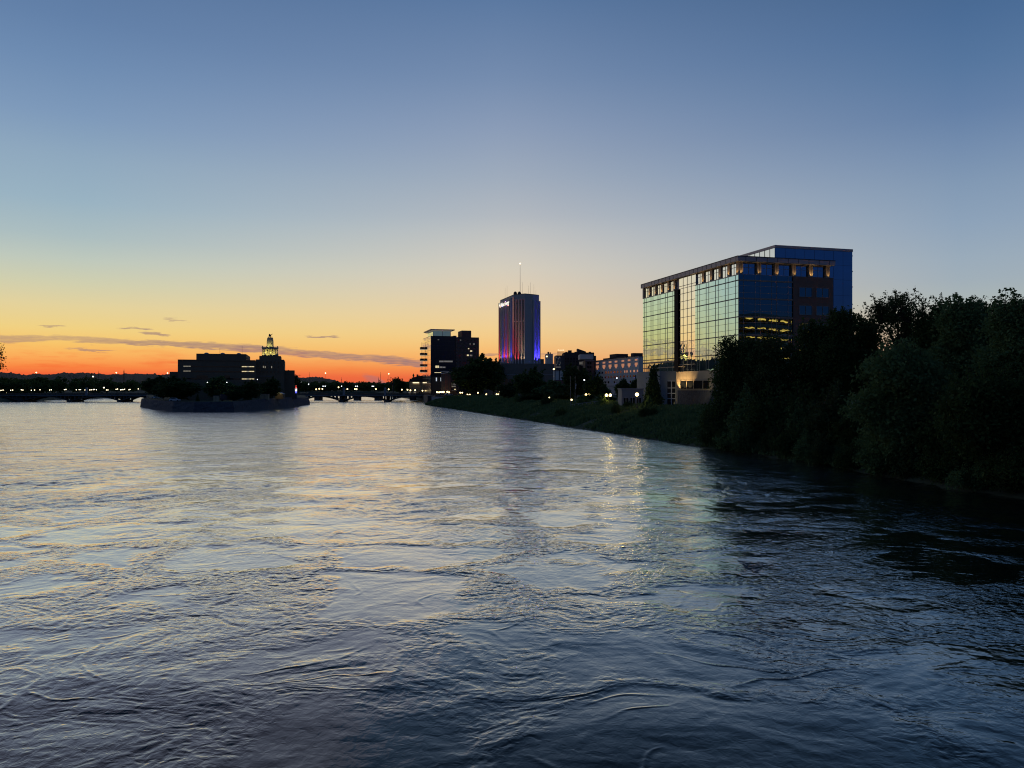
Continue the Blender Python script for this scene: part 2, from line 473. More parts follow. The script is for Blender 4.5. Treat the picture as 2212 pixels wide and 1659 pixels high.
def make_ground():
    ys = np.concatenate([np.arange(-60, 60, 12), np.arange(60, 260, 2.0), np.arange(260, 560, 4.0), np.linspace(560, 1100, 28)])
    offs = np.concatenate([[-6, -3, -1, 0], np.arange(.6, 30, .7), [32, 36, 42, 50, 60, 80, 110, 160, 300, 800, 3000, 7000]])
    A, B = np.meshgrid(offs, ys)
    Vs, Fs = [], []
    base = 0
    for side in (1, -1):
        bx = (bankR(B) if side == 1 else bankL(B))
        wig = 1.3 * pn(B / 11.0, B * 0 + side * 5.5) + .7 * pn(B / 4.0, B * 0 + 3.1) + .4 * pn(B / 1.7, B * 0 + 8.1)
        X = bx + side * (A + wig)
        Z = np.interp(A, PROF[:, 0], PROF[:, 1])
        Z = Z + np.where((A > .8) & (A < 45), .35 * fbm(X / 5, B / 5, 4), 0)
        V = np.stack([X, B, Z], -1).reshape(-1, 3)
        nr, nc = A.shape
        i = np.arange(nr - 1)[:, None] * nc + np.arange(nc - 1)[None]
        f = np.stack([i, i + 1, i + nc + 1, i + nc], -1).reshape(-1, 4)
        if side == -1: f = f[:, ::-1]
        Vs.append(V); Fs.append(f + base); base += len(V)
    xs = np.linspace(-9000, 9000, 40); y2 = np.concatenate([[1096, 1101], np.linspace(1200, 9000, 30)])
    A, B = np.meshgrid(xs, y2)
    Z = np.where(B < 1100, -1.0, 4.0)
    V = np.stack([A, B, Z], -1).reshape(-1, 3); nr, nc = A.shape
    i = np.arange(nr - 1)[:, None] * nc + np.arange(nc - 1)[None]
    Vs.append(V); Fs.append(np.stack([i, i + 1, i + nc + 1, i + nc], -1).reshape(-1, 4) + base)
    return struct(mesh_np('ground', np.concatenate(Vs), np.concatenate(Fs), M['soil'], smooth=True))


make_ground()


# hills on the horizon
def make_hills():
    pxs = [-2600, -900, -300, 0, 26, 45, 78, 104, 140, 174, 226, 300, 365, 400, 520, 640, 652, 671, 690, 702, 714, 728, 752, 800, 880, 1100, 1500, 2300]
    pys = [806, 802, 804, 806, 809, 812, 810, 812, 808, 807.5, 811, 810, 811.5, 811, 812, 817, 818, 816.5, 817, 819, 822, 826, 829, 829.5, 829, 828, 830, 832]
    azs = np.arctan((np.array(pxs, float) - 1106) / F)
    az = np.linspace(azs[0], azs[-1], 1400)
    top = np.interp(az, azs, pys)
    nr = 7
    Vs = []
    d0 = 2300.0
    for k in range(nr):
        d = (1500 + 400 * k)
        prof = [0, .35, .72, 1.0, .8, .3, 0][k]
        cr = (HOR - top) / F * np.cos(az) * (2700.0)
        h = prof * (cr + CAMZ + 2.5 * pn(az * 90, az * 0 + 1) + 5.0 * np.maximum(0, pn(az * 260, az * 0 + k)) + 4.0 * np.maximum(0, pn(az * 700, az * 0 + k))) - (3 if prof == 0 else 0)
        Vs.append(np.stack([np.sin(az) * d, np.cos(az) * d, h + 3], -1))
    V = np.concatenate(Vs); nc = len(az)
    i = np.arange(nr - 1)[:, None] * nc + np.arange(nc - 1)[None]
    f = np.stack([i, i + 1, i + nc + 1, i + nc], -1).reshape(-1, 4)
    struct(mesh_np('hills', V, f, M['hill'], smooth=True))


make_hills()


# ------------------------------------------------------------------ water
def water_mat():
    m = bpy.data.materials.new('river_water'); m.use_nodes = True
    nt = m.node_tree; nt.nodes.clear(); L = nt.links.new
    tc = nt.nodes.new('ShaderNodeTexCoord')
    def noise(scale, detail, dist, sy=1.0):
        mp = nt.nodes.new('ShaderNodeMapping'); mp.inputs['Scale'].default_value = (1, sy, 1); L(tc.outputs['Object'], mp.inputs['Vector'])
        n = nt.nodes.new('ShaderNodeTexNoise'); n.inputs['Scale'].default_value = scale; n.inputs['Detail'].default_value = detail; n.inputs['Distortion'].default_value = dist
        L(mp.outputs[0], n.inputs['Vector']); return n.outputs['Fac']
    def attr(nm):
        n = nt.nodes.new('ShaderNodeAttribute'); n.attribute_name = nm; return n.outputs['Fac']
    def mul(p, q):
        n = nt.nodes.new('ShaderNodeMath'); n.operation = 'MULTIPLY'
        for i, v in enumerate((p, q)):
            if isinstance(v, float): n.inputs[i].default_value = v
            else: L(v, n.inputs[i])
        return n.outputs[0]
    def bump(h, dist, prev=None):
        n = nt.nodes.new('ShaderNodeBump'); n.inputs['Distance'].default_value = dist; L(h, n.inputs['Height'])
        if prev is not None: L(prev, n.inputs['Normal'])
        return n.outputs['Normal']
    n0 = bump(mul(noise(2.6, 3, .6), attr('ripple')), .085)                # hand-sized ripples
    n1 = bump(mul(noise(.55, 2, .8), attr('far')), .19, n0)                # wavelets
    n2 = bump(mul(noise(.13, 3, .5, 1.0), attr('far')), .95, n1)           # slow heave of the current
    # reflectance rises towards grazing angles
    lw = nt.nodes.new('ShaderNodeLayerWeight'); lw.inputs['Blend'].default_value = .5; L(n2, lw.inputs['Normal'])
    mr = nt.nodes.new('ShaderNodeMapRange'); mr.interpolation_type = 'SMOOTHSTEP'
    mr.inputs['From Min'].default_value = .49; mr.inputs['From Max'].default_value = .96
    mr.inputs['To Min'].default_value = .035; mr.inputs['To Max'].default_value = .97; L(lw.outputs['Facing'], mr.inputs['Value'])
    gl = nt.nodes.new('ShaderNodeBsdfGlossy'); gl.inputs['Color'].default_value = (.95, .97, .93, 1); L(n2, gl.inputs['Normal'])
    rr = nt.nodes.new('ShaderNodeMapRange'); rr.inputs['To Min'].default_value = .06; rr.inputs['To Max'].default_value = .19; L(attr('far'), rr.inputs['Value']); L(rr.outputs['Result'], gl.inputs['Roughness'])
    df = nt.nodes.new('ShaderNodeBsdfDiffuse'); df.inputs['Color'].default_value = (.014, .020, .017, 1)
    mx = nt.nodes.new('ShaderNodeMixShader'); L(mr.outputs['Result'], mx.inputs['Fac']); L(df.outputs[0], mx.inputs[1]); L(gl.outputs[0], mx.inputs[2])
    out = nt.nodes.new('ShaderNodeOutputMaterial'); L(mx.outputs[0], out.inputs['Surface'])
    return m


M['river_water'] = water_mat()


def make_water():
    inv = np.linspace(1 / 14.0, 1 / 1300.0, 1150)
    ys = np.concatenate([1 / inv])
    tn = np.linspace(-.84, .84, 1150)
    T, Y = np.meshgrid(tn, ys)
    X = T * (Y + 14)
    d = np.hypot(X, Y)
    wx = X + 2.2 * fbm(X / 7, Y / 7, 3) ; wy = Y + 2.2 * fbm(X / 7 + 40, Y / 7 - 13, 3)
    f1, f2 = voro(wx / 10.5, wy / 8.0)
    edge = (f2 - f1) + .20 * fbm(X / 3.4 + 31, Y / 3.0, 3)
    big = fbm(X / 26, Y / 22, 3)
    rip = .05 + .95 * (1 - sstep(.03, .38, edge + .10 * fbm(X / 1.5, Y / 1.3, 3) + .42 * big))
    farf = sstep(70, 150, d)
    pat = fbm(X / 14 + 9, Y / 9 - 4, 3)
    chop = np.exp(-((Y - 76) / 22) ** 2) * sstep(-.35, .45, pat)      # a choppier reach across the current
    rip = np.maximum(rip, farf * (.30 + .45 * sstep(-.3, .5, fbm(X / 19, Y / 34 + 3, 3))))
    rip = np.maximum(rip, chop)
    near = 1 - sstep(22, 40, Y) * .65
    calm = 1 - .80 * (1 - sstep(24, 50, Y))           # slower, oilier water close in by the bridge
    # swells and boil crests
    h = .05 * fbm(X / 9, Y / 7, 2) + .016 * fbm(wx / 3.1, wy / 2.6, 3)
    h += .016 * sstep(-.05, .5, fbm(X / 4.5, Y / 4.5 + 7, 2)) * np.exp(-((f2 - f1) / .06) ** 2) * (.5 + .8 * np.clip(big + .3, 0, 1)) * (1 - farf)
    sp = np.gradient(ys)[:, None] * np.ones_like(X)   # row spacing
    sp = np.abs(sp)
    lod = lambda wl: 1 - sstep(.22 * wl, .6 * wl, sp)
    rg = lambda q: 1 - np.sqrt(q * q + .012) * 2
    a1 = rg(pn(wx / .9 + 3, wy / .62))
    a2 = rg(pn(wx / .42, wy / .33 + 9))
    a3 = pn(wx / 1.7 - 3, wy / 1.3 + 5)
    h += rip * calm * (.036 * a1 * lod(.8) + .021 * a2 * lod(.4)) + chop * .12 * a3 * lod(2.6)
    h += .016 * np.exp(-(pn(wx / 4.2 + 50, wy / 2.8) / .04) ** 2) * sstep(-.1, .5, fbm(X / 6 + 70, Y / 5, 2)) * (1 - farf)
    h += .0035 * pn(X / .8, Y / .5) * lod(.6)
    h += rip * .03 * pn(X / 2.6, Y / 1.9) * lod(2.0)
    h *= 1 - sstep(160, 320, d) * .8
    V = np.stack([X, Y, h], -1).reshape(-1, 3)
    nr, nc = X.shape
    i = np.arange(nr - 1)[:, None] * nc + np.arange(nc - 1)[None]
    f = np.stack([i, i + 1, i + nc + 1, i + nc], -1).reshape(-1, 4)
    o = mesh_np('water', V, f, M['river_water'], smooth=True)
    a = o.data.attributes.new('ripple', 'FLOAT', 'POINT'); a.data.foreach_set('value', (.12 + .88 * rip * calm).astype(np.float32).ravel())
    a = o.data.attributes.new('far', 'FLOAT', 'POINT'); a.data.foreach_set('value', sstep(40, 130, d).astype(np.float32).ravel())
    return struct(o)


make_water()

# ------------------------------------------------------------------ foliage
def leaves(centers, per, spread, size, g, flat=.75):
    """many small folded leaf faces around the given centres"""
    c = np.repeat(centers, per, 0)
    n = len(c)
    p = c + g.normal(0, 1, (n, 3)) * np.array([1, 1, flat]) * (spread if np.isscalar(spread) else np.repeat(spread, per)[:, None])
    nrm = g.normal(0, 1, (n, 3)) + np.array([0, 0, .6]); nrm /= np.linalg.norm(nrm, axis=1, keepdims=True)
    t = np.cross(nrm, g.normal(0, 1, (n, 3))); t /= np.linalg.norm(t, axis=1, keepdims=True) + 1e-9
    b = np.cross(nrm, t)
    s = size * g.uniform(.6, 1.35, (n, 1))
    V = np.stack([p - t * s, p + b * s * .55 + nrm * s * .12, p + t * s, p - b * s * .55 + nrm * s * .12], 1).reshape(-1, 3)
    return V, np.arange(len(V)).reshape(-1, 4)


def tree_parts(root, H, lobes, ncl, per, lsize, spread, g, lmat, trunk_r, sprigs=0, lean=(0, 0), gap=0.0, trunk=True, twigs=True):
    lobes = np.array(lobes, float)
    vol = lobes[:, 3] * lobes[:, 4] * lobes[:, 5]; w = vol ** .8; w /= w.sum()
    li = g.choice(len(lobes), ncl, p=w)
    dirs = g.normal(0, 1, (ncl, 3)); dirs /= np.linalg.norm(dirs, axis=1, keepdims=True)
    rad = g.random(ncl) ** .38
    C = lobes[li, :3] + dirs * rad[:, None] * lobes[li, 3:6]
    if gap:
        q = pn(C[:, 0] / 2.4 + 5, C[:, 2] / 2.0 + C[:, 1] / 3.0)
        keep = q > gap - .5
        C, li = C[keep], li[keep]
    ok = C[:, 2] > .3
    C, li = C[ok], li[ok]
    V, Fq = leaves(C, per, spread, lsize, g)
    tw = MB()
    if sprigs:
        up = np.argsort(-C[:, 2] + g.normal(0, H * .06, len(C)))[:sprigs]
        S, SP = [], []
        for k in up:
            p = C[k].copy(); dvec = np.array([g.normal(0, .35), g.normal(0, .35), 1.0]); ln = g.uniform(.8, 2.2)
            q = p + dvec * ln
            c0_ = lobes[li[k], :3]; tw.tube(c0_, p, .06, .03, 4); tw.tube(p, q, .03, .012, 4)
            for j in range(6):
                S.append(p + (q - p) * (j + .6) / 5.6); SP.append(.34 * (1.1 - j / 7))
        V2, F2 = leaves(np.array(S), 7, np.array(SP), lsize * .85, g, 1.0)
        Fq = np.concatenate([Fq, F2 + len(V)]); V = np.concatenate([V, V2])
    mesh_np('crown', V, Fq, lmat, root)
    if trunk:
        m = tw
        top = Vector((lean[0], lean[1], H * .62))
        prev = Vector((0, 0, -.4)); n = 5
        for k in range(1, n + 1):
            t = k / n
            p = Vector((lean[0] * t * t + g.normal(0, .12), lean[1] * t * t + g.normal(0, .12), H * .62 * t))
            m.tube(prev, p, trunk_r * (1 - .75 * (t - 1 / n)), trunk_r * (1 - .75 * t), 8); prev = p
        for l in lobes:
            c = Vector(l[:3]); s = top * min(.95, max(.25, (c.z - l[5] * .8) / max(top.z, .1)))
            mid = (s + c) * .5 + Vector((g.normal(0, .4), g.normal(0, .4), -.3))
            m.tube(s, mid, trunk_r * .42, trunk_r * .28, 6); m.tube(mid, c, trunk_r * .28, trunk_r * .12, 6)
        if twigs:
            sel = g.choice(len(C), min(len(C), 260), replace=False)
            for k in sel:
                c = Vector(lobes[li[k], :3]); e = Vector(C[k])
                mid = c.lerp(e, .5) + Vector((0, 0, g.normal(.1, .3)))
                m.tube(c, mid, .07, .045, 4); m.tube(mid, e, .045, .018, 4)
        m.build('trunk', M['bark'], root)


def ground_z(x, y): return float(np.interp(x - bankR(y), PROF[:, 0], PROF[:, 1]))


# --- the big trees of the near bank
def near_tree(px, d, pytop, hw, label, lm, gap=0, sprigs=40, seed=1, ncl=620, per=30, lsize=.22, low=0.10, lean=(0, 0), dx=0, airy=False):
    g = np.random.default_rng(seed)
    x = xat(px, d) + dx; zb = ground_z(x, d)
    H = zat(pytop, d) - zb
    w = hw / F * d
    root = thing('riverbank_tree', label, 'tree', (x, d, zb - .05))
    lobes = []
    nl = 9
    for k in range(nl):
        a = 2 * math.pi * k / nl + g.uniform(-.3, .3); t = g.uniform(.18, .95)
        zc = H * (low + (1 - low) * t * .82); rr = w * (.72 if t < .7 else .5) * g.uniform(.7, 1.0)
        lobes.append((math.cos(a) * rr * .75 + lean[0] * t, math.sin(a) * rr * .75 + lean[1] * t, zc, w * g.uniform(.38, .55), w * g.uniform(.38, .55), H * g.uniform(.11, .17)))
    lobes.append((lean[0], lean[1], H * .80, w * .6, w * .6, H * .15))
    lobes.append((lean[0] * .5, 0, H * .5, w * .75, w * .75, H * .25))
    tree_parts(root, H, lobes, ncl, per, lsize, .55 if not airy else .38, g, lm, .02 * H + .1, sprigs, lean, gap)
    return root


near_tree(1580, 131, 728, 46, 'rounded dark tree ending the riverbank row, in front of the glass office facade', M['leaf'], seed=1, sprigs=30, low=.02)
near_tree(1672, 124, 724, 66, 'broad dark tree whose flat top meets the lit reflections in the office glass', M['leaf_olive'], seed=2, sprigs=30, low=.05)
near_tree(1758, 120, 690, 58, 'dark tree standing before the brick corner of the glass office building', M['leaf'], seed=3, low=.1)
near_tree(1815, 116, 664, 50, 'tall dark tree against the blue glass office end, beside the airy gappy tree', M['leaf'], seed=4, low=.1)
near_tree(1938, 112, 634, 92, 'airy tree with sky showing between its limbs, next to the blue office end', M['leaf_olive'], gap=.42, sprigs=60, seed=5, ncl=560, per=22, lsize=.20, low=.3, airy=True)
near_tree(2075, 98, 634, 72, 'tall tree with upright leafy shoots on top, beyond the airy tree', M['leaf_pale'], sprigs=60, seed=6, ncl=760, low=.05)
near_tree(1975, 88, 745, 120, 'pale leafed tree leaning low over the river, boughs near the water', M['leaf_pale'], sprigs=20, seed=7, ncl=800, low=.02, lean=(-3, -2))
near_tree(2200, 84, 644, 95, 'tallest pale leafed tree cut by the edge of the frame, close to the camera', M['leaf_pale'], sprigs=60, seed=8, ncl=950, low=.03)
near_tree(2130, 74, 800, 110, 'low spreading dark tree at the water edge under the tallest pale tree', M['leaf'], sprigs=10, seed=9, ncl=700, low=.0)
near_tree(2330, 70, 650, 120, 'dark tree just outside the frame edge shading the near bank', M['leaf'], sprigs=10, seed=10, ncl=500, low=.0)
near_tree(2015, 108, 652, 62, 'dark full tree filling the gap beside the airy tree', M['leaf'], sprigs=40, seed=14, ncl=600, low=.05)
near_tree(2140, 100, 648, 80, 'dark tree standing behind the two tall pale leafed trees', M['leaf'], sprigs=50, seed=15, ncl=600, low=.05)
near_tree(1626, 128, 727, 40, 'flat topped dark tree between the rounded end tree and the broad one', M['leaf_olive'], seed=17, ncl=480, low=.05)
near_tree(1868, 119, 676, 40, 'narrow dark tree squeezed between the tall tree and the airy tree', M['leaf'], sprigs=30, seed=16, ncl=480, low=.05)
near_tree(1880, 128, 690, 70, 'dark tree standing behind the airy gappy tree, lower than it', M['leaf'], sprigs=20, seed=12, ncl=420, low=.1, dx=8)

# shrubs overhanging the water along the near bank
def shrub_proto(g, H, w, lm, ncl=150, per=34, ls=.19, sp=.4):
    root = thing('riverside_shrub', '', 'shrub', (0, 0, 0))
    lobes = [(0, 0, H * .45, w * .7, w * .7, H * .45)] + [(g.normal(0, w * .45), g.normal(0, w * .45), H * g.uniform(.25, .75), w * .5, w * .5, H * .28) for _ in range(5)]
    tree_parts(root, H, lobes, ncl, per, ls, sp, g, lm, .09, 10, twigs=False)
    return root


g_ = np.random.default_rng(40)
SH = 'dark leafy shrub hanging over the water under the riverbank trees'
protos = [shrub_proto(np.random.default_rng(50 + k), 4.5, 3.0, lm) for k, lm in enumerate((M['leaf'], M['leaf_pale'], M['leaf_olive']))]
yy = 66.0; k = 0
while yy < 131:
    for row in (0, 1):
        x = float(bankR(yy)) + (.6 if row == 0 else 4.5) + g_.uniform(-.6, .8)
        sc = g_.uniform(.65, 1.15) * (1.0 if row == 0 else 1.5)
        p = protos[k % 3]
        loc = (x, yy + g_.uniform(-1, 1), ground_z(x, yy) - .3)
        if k < 3:
            p.location = loc; p.scale = (sc,) * 3; p['label'] = SH; p['group'] = 'shrubs under the riverbank trees'
        else:
            dup(p, loc, g_.uniform(0, 6.28), sc, SH, 'shrubs under the riverbank trees')
        k += 1
    yy += 4.6 if yy < 110 else 5.5

# --- middle distance trees: a few shapes, each with its own crown and trunk
def mid_proto(seed, lm, ncl=430, per=18, ls=.42, conical=False):
    g = np.random.default_rng(seed)
    root = thing('bank_tree', '', 'tree', (0, 0, 0))
    H, w = 10.0, 4.0
    if conical:
        lobes = [(0, 0, H * (.12 + .8 * t), w * (1 - t) * .75 + .5, w * (1 - t) * .75 + .5, H * .12) for t in np.linspace(0, 1, 7)]
    else:
        lobes = [(0, 0, H * .53, w * .9, w * .9, H * .42)] + [(math.cos(a) * w * .6, math.sin(a) * w * .6, H * g.uniform(.28, .8), w * .55, w * .55, H * .2) for a in np.arange(0, 6.2, 1.05)]
    tree_parts(root, H, lobes, ncl, per, ls, .5, g, lm, .22, 14, twigs=False)
    return root


MP = [mid_proto(61, M['leaf']), mid_proto(62, M['leaf_olive']), mid_proto(63, M['leaf_pale']), mid_proto(64, M['leaf'], conical=True)]
used = set()


def mid_tree(k, px, pytop, hw, d, label, zb=None, name=None, group=None):
    x = xat(px, d)
    zb = ground_z(x, d) if zb is None else zb
    H = zat(pytop, d) - zb; w = hw / F * d
    s = (w / 4.1, w / 4.1, H / 10.3)
    if k in used: o = dup(MP[k], (x, d, zb - .1), random.uniform(0, 6.28), s, label, group)
    else:
        o = MP[k]; o.location = (x, d, zb - .1); o.scale = s; o['label'] = label; used.add(k)
        if group: o['group'] = group
    if name: o.name = name
    return o


for a in [(0, 1030, 778, 50, 440, 'wide dark tree in front of the brown half of the riverside tower block'),
          (1, 1066, 782, 24, 470, 'dark tree filling the gap between the brown block and the striped tower podium'),
          (0, 1144, 800, 30, 300, 'round dark tree before the grey podium of the striped tower'),
          (1, 1100, 828, 24, 330, 'low dark tree beneath the podium corner of the striped tower'),
          (2, 1192, 824, 32, 290, 'spreading low tree under the white panel wall, beside the round podium tree'),
          (1, 1244, 793, 27, 285, 'tall dark tree behind the flagpoles'),
          (0, 1281, 815, 19, 275, 'dark green pointed tree by the tall pole lamp, before the white building'),
          (2, 1304, 832, 14, 300, 'small tree at the foot of the white building with orange windows'),
          (1, 1346, 821, 17, 255, 'tree before the white building, beside the white pole lamp'),
          (0, 1376, 813, 13, 250, 'narrow dark tree at the near corner of the white building'),
          (3, 1411, 797, 23, 192, 'dark conical tree against the stone base of the glass office building'),
          (1, 1215, 846, 26, 268, 'dark bushy tree on the bank behind the garden lamp'),
          (1, 1160, 848, 34, 290, 'low dark thicket tree on the bank below the round podium tree'),
          (2, 1310, 851, 20, 232, 'bush glowing yellow green under the twin globe lamps'),
          (2, 1402, 856, 8, 186, 'small leafy bush lit by the single globe lamp'),
          (0, 1265, 852, 16, 248, 'dark leaning tree beside the terrace railing')]:
    mid_tree(*a)


# ------------------------------------------------------------------ grassy bank
def bank_grass():
    g = np.random.default_rng(77)
    n = 26000
    y = 95 + (g.random(n) ** 1.6) * 370
    off = g.uniform(.3, 24, n)
    x = bankR(y) + off
    z = np.interp(off, PROF[:, 0], PROF[:, 1]) + .35 * fbm(x / 5, y / 5, 4)
    tall = np.clip(pn(x / 6, y / 6) + .45, .1, 1.2)
    C = np.stack([x, y, z + .15 * tall], -1)
    per = 7
    c = np.repeat(C, per, 0); t = np.repeat(tall, per)
    m = len(c)
    base = c + g.normal(0, 1, (m, 3)) * np.array([.35, .35, .05])
    dirv = g.normal(0, .45, (m, 3)) + np.array([0, 0, 1.0]); dirv /= np.linalg.norm(dirv, axis=1, keepdims=True)
    ln = (.35 + .65 * t) * g.uniform(.5, 1.2, m)
    sd = np.cross(dirv, g.normal(0, 1, (m, 3))); sd /= np.linalg.norm(sd, axis=1, keepdims=True)
    wd = (.05 + .10 * g.random(m))[:, None] * (1 + base[:, 1:2] / 250)
    tip = base + dirv * ln[:, None]
    V = np.stack([base - sd * wd, base + sd * wd, tip + sd * wd * .2, tip - sd * wd * .2], 1).reshape(-1, 3)
    return stuff(mesh_np('grass', V, np.arange(len(V)).reshape(-1, 4), M['grass']))


bank_grass()

for k, (px, py, d, s) in enumerate([(1215, 893, 215, .55), (1262, 884, 232, .6), (1330, 897, 190, .5), (1395, 900, 172, .6), (1120, 880, 290, .7), (1180, 885, 252, .7), (1360, 878, 196, .45), (1300, 876, 222, .5)]):
    x = xat(px, d)
    dup(protos[k % 3], (x, d, ground_z(x, d) - .2), k * 1.3, s, 'low tangled shrub growing in the grass of the open bank slope', 'shrubs on the grassy slope')


# ------------------------------------------------------------------ generic building pieces
ROT = math.atan2(.2685, .963)
U = Vector((.963, .2685, 0)); Vv = Vector((-.2685, .963, 0))


def on_face(corner, dirv, px, py):
    """distance along a wall and height at which a photo reading falls on it"""
    k = (px - 1106) / F
    t = (k * corner[1] - corner[0]) / (dirv[0] - k * dirv[1])
    d = corner[1] + t * dirv[1]
    return t, zat(py, d)


def window(parent, name, wallaxis, a0, a1, z0, z1, glassm, proud=.06, out=-1, frame=None, fw=.12, split=0, depth=.15):
    """a window lying on a wall of a local-frame building: wallaxis 'x' = wall in the x direction facing -y, 'y' = wall along y facing -x"""
    m = MB()
    def bx(mb, a, b, c, d, p0, p1):
        if wallaxis == 'x': mb.box(a, b, p0, p1, c, d)
        else: mb.box(p0, p1, a, b, c, d)
    bx(m, a0, a1, z0, z1, -proud, depth)
    o = m.build(name, glassm, parent)
    if frame:
        f = MB()
        q0, q1 = -proud - .08, -proud + .02
        bx(f, a0 - fw, a0, z0 - fw, z1 + fw, q0, q1); bx(f, a1, a1 + fw, z0 - fw, z1 + fw, q0, q1)
        bx(f, a0, a1, z0 - fw, z0, q0, q1); bx(f, a0, a1, z1, z1 + fw, q0, q1)
        for s in range(split):
            c = a0 + (a1 - a0) * (s + 1) / (split + 1)
            bx(f, c - fw / 2, c + fw / 2, z0, z1, q0, q1)
        f.build('window_frame', frame, o)
    return o


def spot(loc, target, power, size, col, blend=.5, falloff=None, r=.15, name='uplight'):
    l = bpy.data.lights.new(name, 'SPOT'); l.energy = power; l.spot_size = R(size); l.spot_blend = blend; l.color = col; l.shadow_soft_size = r
    if falloff:
        l.use_nodes = True; nt = l.node_tree
        em = nt.nodes['Emission']; lf = nt.nodes.new('ShaderNodeLightFalloff'); lf.inputs['Strength'].default_value = falloff[1]
        nt.links.new(lf.outputs[falloff[0]], em.inputs['Strength'])
    o = bpy.data.objects.new(name, l); COL.objects.link(o)
    o.location = loc
    o.rotation_euler = (Vector(target) - Vector(loc)).to_track_quat('-Z', 'Y').to_euler()
    return o


def point(loc, power, col, r=.3, name='lamp_or_fill_light'):
    l = bpy.data.lights.new(name, 'POINT'); l.energy = power; l.color = col; l.shadow_soft_size = r
    o = bpy.data.objects.new(name, l); COL.objects.link(o); o.location = loc
    return o


# ------------------------------------------------------------------ the glass office building
def glass_office():
    c0 = Vector((55.7, 190, 0))
    root = thing('glass_office_building', 'large green glass office building with a lit colonnade under its roof', 'building', (c0.x, c0.y, 0), ROT)
    W_, D_ = 26.9, 54.3
    # core walls (so glass panels lie on something solid)
    MB().box(.25, W_ - .1, .25, D_ - .2, 5, 37.84).build('core_wall', M['dark_brick'], root)
    zb = [14.5, 18.4, 22.95, 27.4, 31.95, 36.4, 37.85]       # floor bands
    secs = [(0, 21.4, 'green_glass', 0), (33.1, 54.3, 'green_glass', 0)]
    # river side: panels floor by floor
    mull_river = MB(); bands = MB(); thin = MB()
    for a, b, gm, off in secs:
        for i in range(len(zb) - 1):
            MB().box(-.02, .2, a + .01, b - .01, zb[i] + .005, zb[i + 1] - .005).build('glass_panel', M[gm], root)
    # taller recessed bay and dark slot
    zz = [14.5, 18.4, 22.95, 27.4, 31.95, 36.4, 41.0]
    for i in range(len(zz) - 1):
        MB().box(.10, .24, 21.4, 30.8, zz[i] + .005, zz[i + 1] - .005).build('glass_panel', M['clear_glass'], root)
    MB().box(-.30, .3, 30.8, 33.1, 14.5, 37.9).build('dark_slot', M['slot'], root)
    def vline(t, z0, z1, x=-.02, w=.07): mull_river.box(x - .07, x + .01, t - w / 2, t + w / 2, z0, z1)
    for a, b in ((0, 21.4), (33.1, 54.3)):
        t = a + 1.35; k = 0
        while t < b - .3:
            vline(t, 14.5, 37.85); t += 3.4 if k % 2 == 0 else 1.35; k += 1
        bands = MB()
        for z in zb[1:6]: bands.box(-.12, .0, a, b, z - .12, z + .12)
        bands.build('floor_band', M['band'], root)
        for i in range(1, len(zb) - 1):
            for fr in (.30, .68):
                z = zb[i] + (zb[i + 1] - zb[i]) * fr
                if zb[i + 1] - zb[i] > 2: mull_river.box(-.06, -.01, a, b, z - .035, z + .035)
        mull_river.box(-.10, .0, a, b, 37.70, 37.86)
    t = 21.4 + 2.35
    while t < 30.7: vline(t, 14.5, 41, .10); t += 2.35
    for z in (16.4, 18.4, 20.7, 22.95, 25.2, 27.4, 29.7, 31.95, 34.2, 36.4, 38.6): mull_river.box(.02, .11, 21.4, 30.8, z - .06, z + .06)
    # two pale bands across the lowest glass
    lb = MB()
    lb.box(-.2, .02, 33.1, 54.3, 17.3, 17.75); lb.box(-.2, .02, 28, 54.3, 15.75, 16.0)
    lb.build('sill_band', M['beige_stone'], root)
    mull_river.build('mullion_grid', M['mullion'], root)
    # street side: dark teal glass, then the brick bay
    s1 = 15.3
    for i in range(len(zb) - 1):
        MB().box(.01, s1 - .01, -.02, .2, zb[i] + .005, zb[i + 1] - .005).build('glass_panel', M['teal_glass'], root)
    mg = MB(); bd = MB()
    for s in (1.35, 4.6, 6.0, 9.3, 10.7, 14.0): mg.box(s - .04, s + .04, -.09, .0, 14.5, 37.85)
    for i in range(1, len(zb) - 2):
        for fr in (.32, .70):
            z = zb[i] + (zb[i + 1] - zb[i]) * fr; mg.box(.0, s1, -.085, -.005, z - .045, z + .045)
    for z in zb[1:6]: bd.box(0, s1, -.20, -.01, z - .18, z + .18)
    mg.build('mullion_grid', M['mullion'], root); bd.build('floor_band', M['band'], root)
    MB().box(s1, W_ + .1, -.35, .24, 5, 37.9).build('brick_wall', M['brick'], root)
    for zc in (34.0, 29.45, 24.95, 20.4):
        for s0 in (17.0, 22.0):
            m = MB().box(s0, s0 + 3.6, -.41, -.3, zc - 1.15, zc + 1.1); w = m.build('window', M['teal_glass'], root)
            f = MB(); f.box(s0 - .1, s0, -.5, -.38, zc - 1.25, zc + 1.2).box(s0 + 3.6, s0 + 3.7, -.5, -.38, zc - 1.25, zc + 1.2).box(s0, s0 + 3.6, -.5, -.38, zc + 1.1, zc + 1.2).box(s0, s0 + 3.6, -.5, -.38, zc - 1.25, zc - 1.15).box(s0 + 1.74, s0 + 1.86, -.5, -.38, zc - 1.15, zc + 1.1)
            f.build('window_frame', M['band'], w)
    # corner post
    MB().box(-.12, .0, -.12, .0, 14.5, 37.9).build('corner_trim', M['mullion'], root)
    # colonnade floor set back under the cornice
    MB().box(.66, W_ - 1.0, 1.35, D_ - 1, 37.94, 41.0).build('attic_wall', M['zinc'], root)
    MB().box(-.02, W_, -.02, D_, 37.86, 37.93).build('terrace_floor', M['zinc'], root)
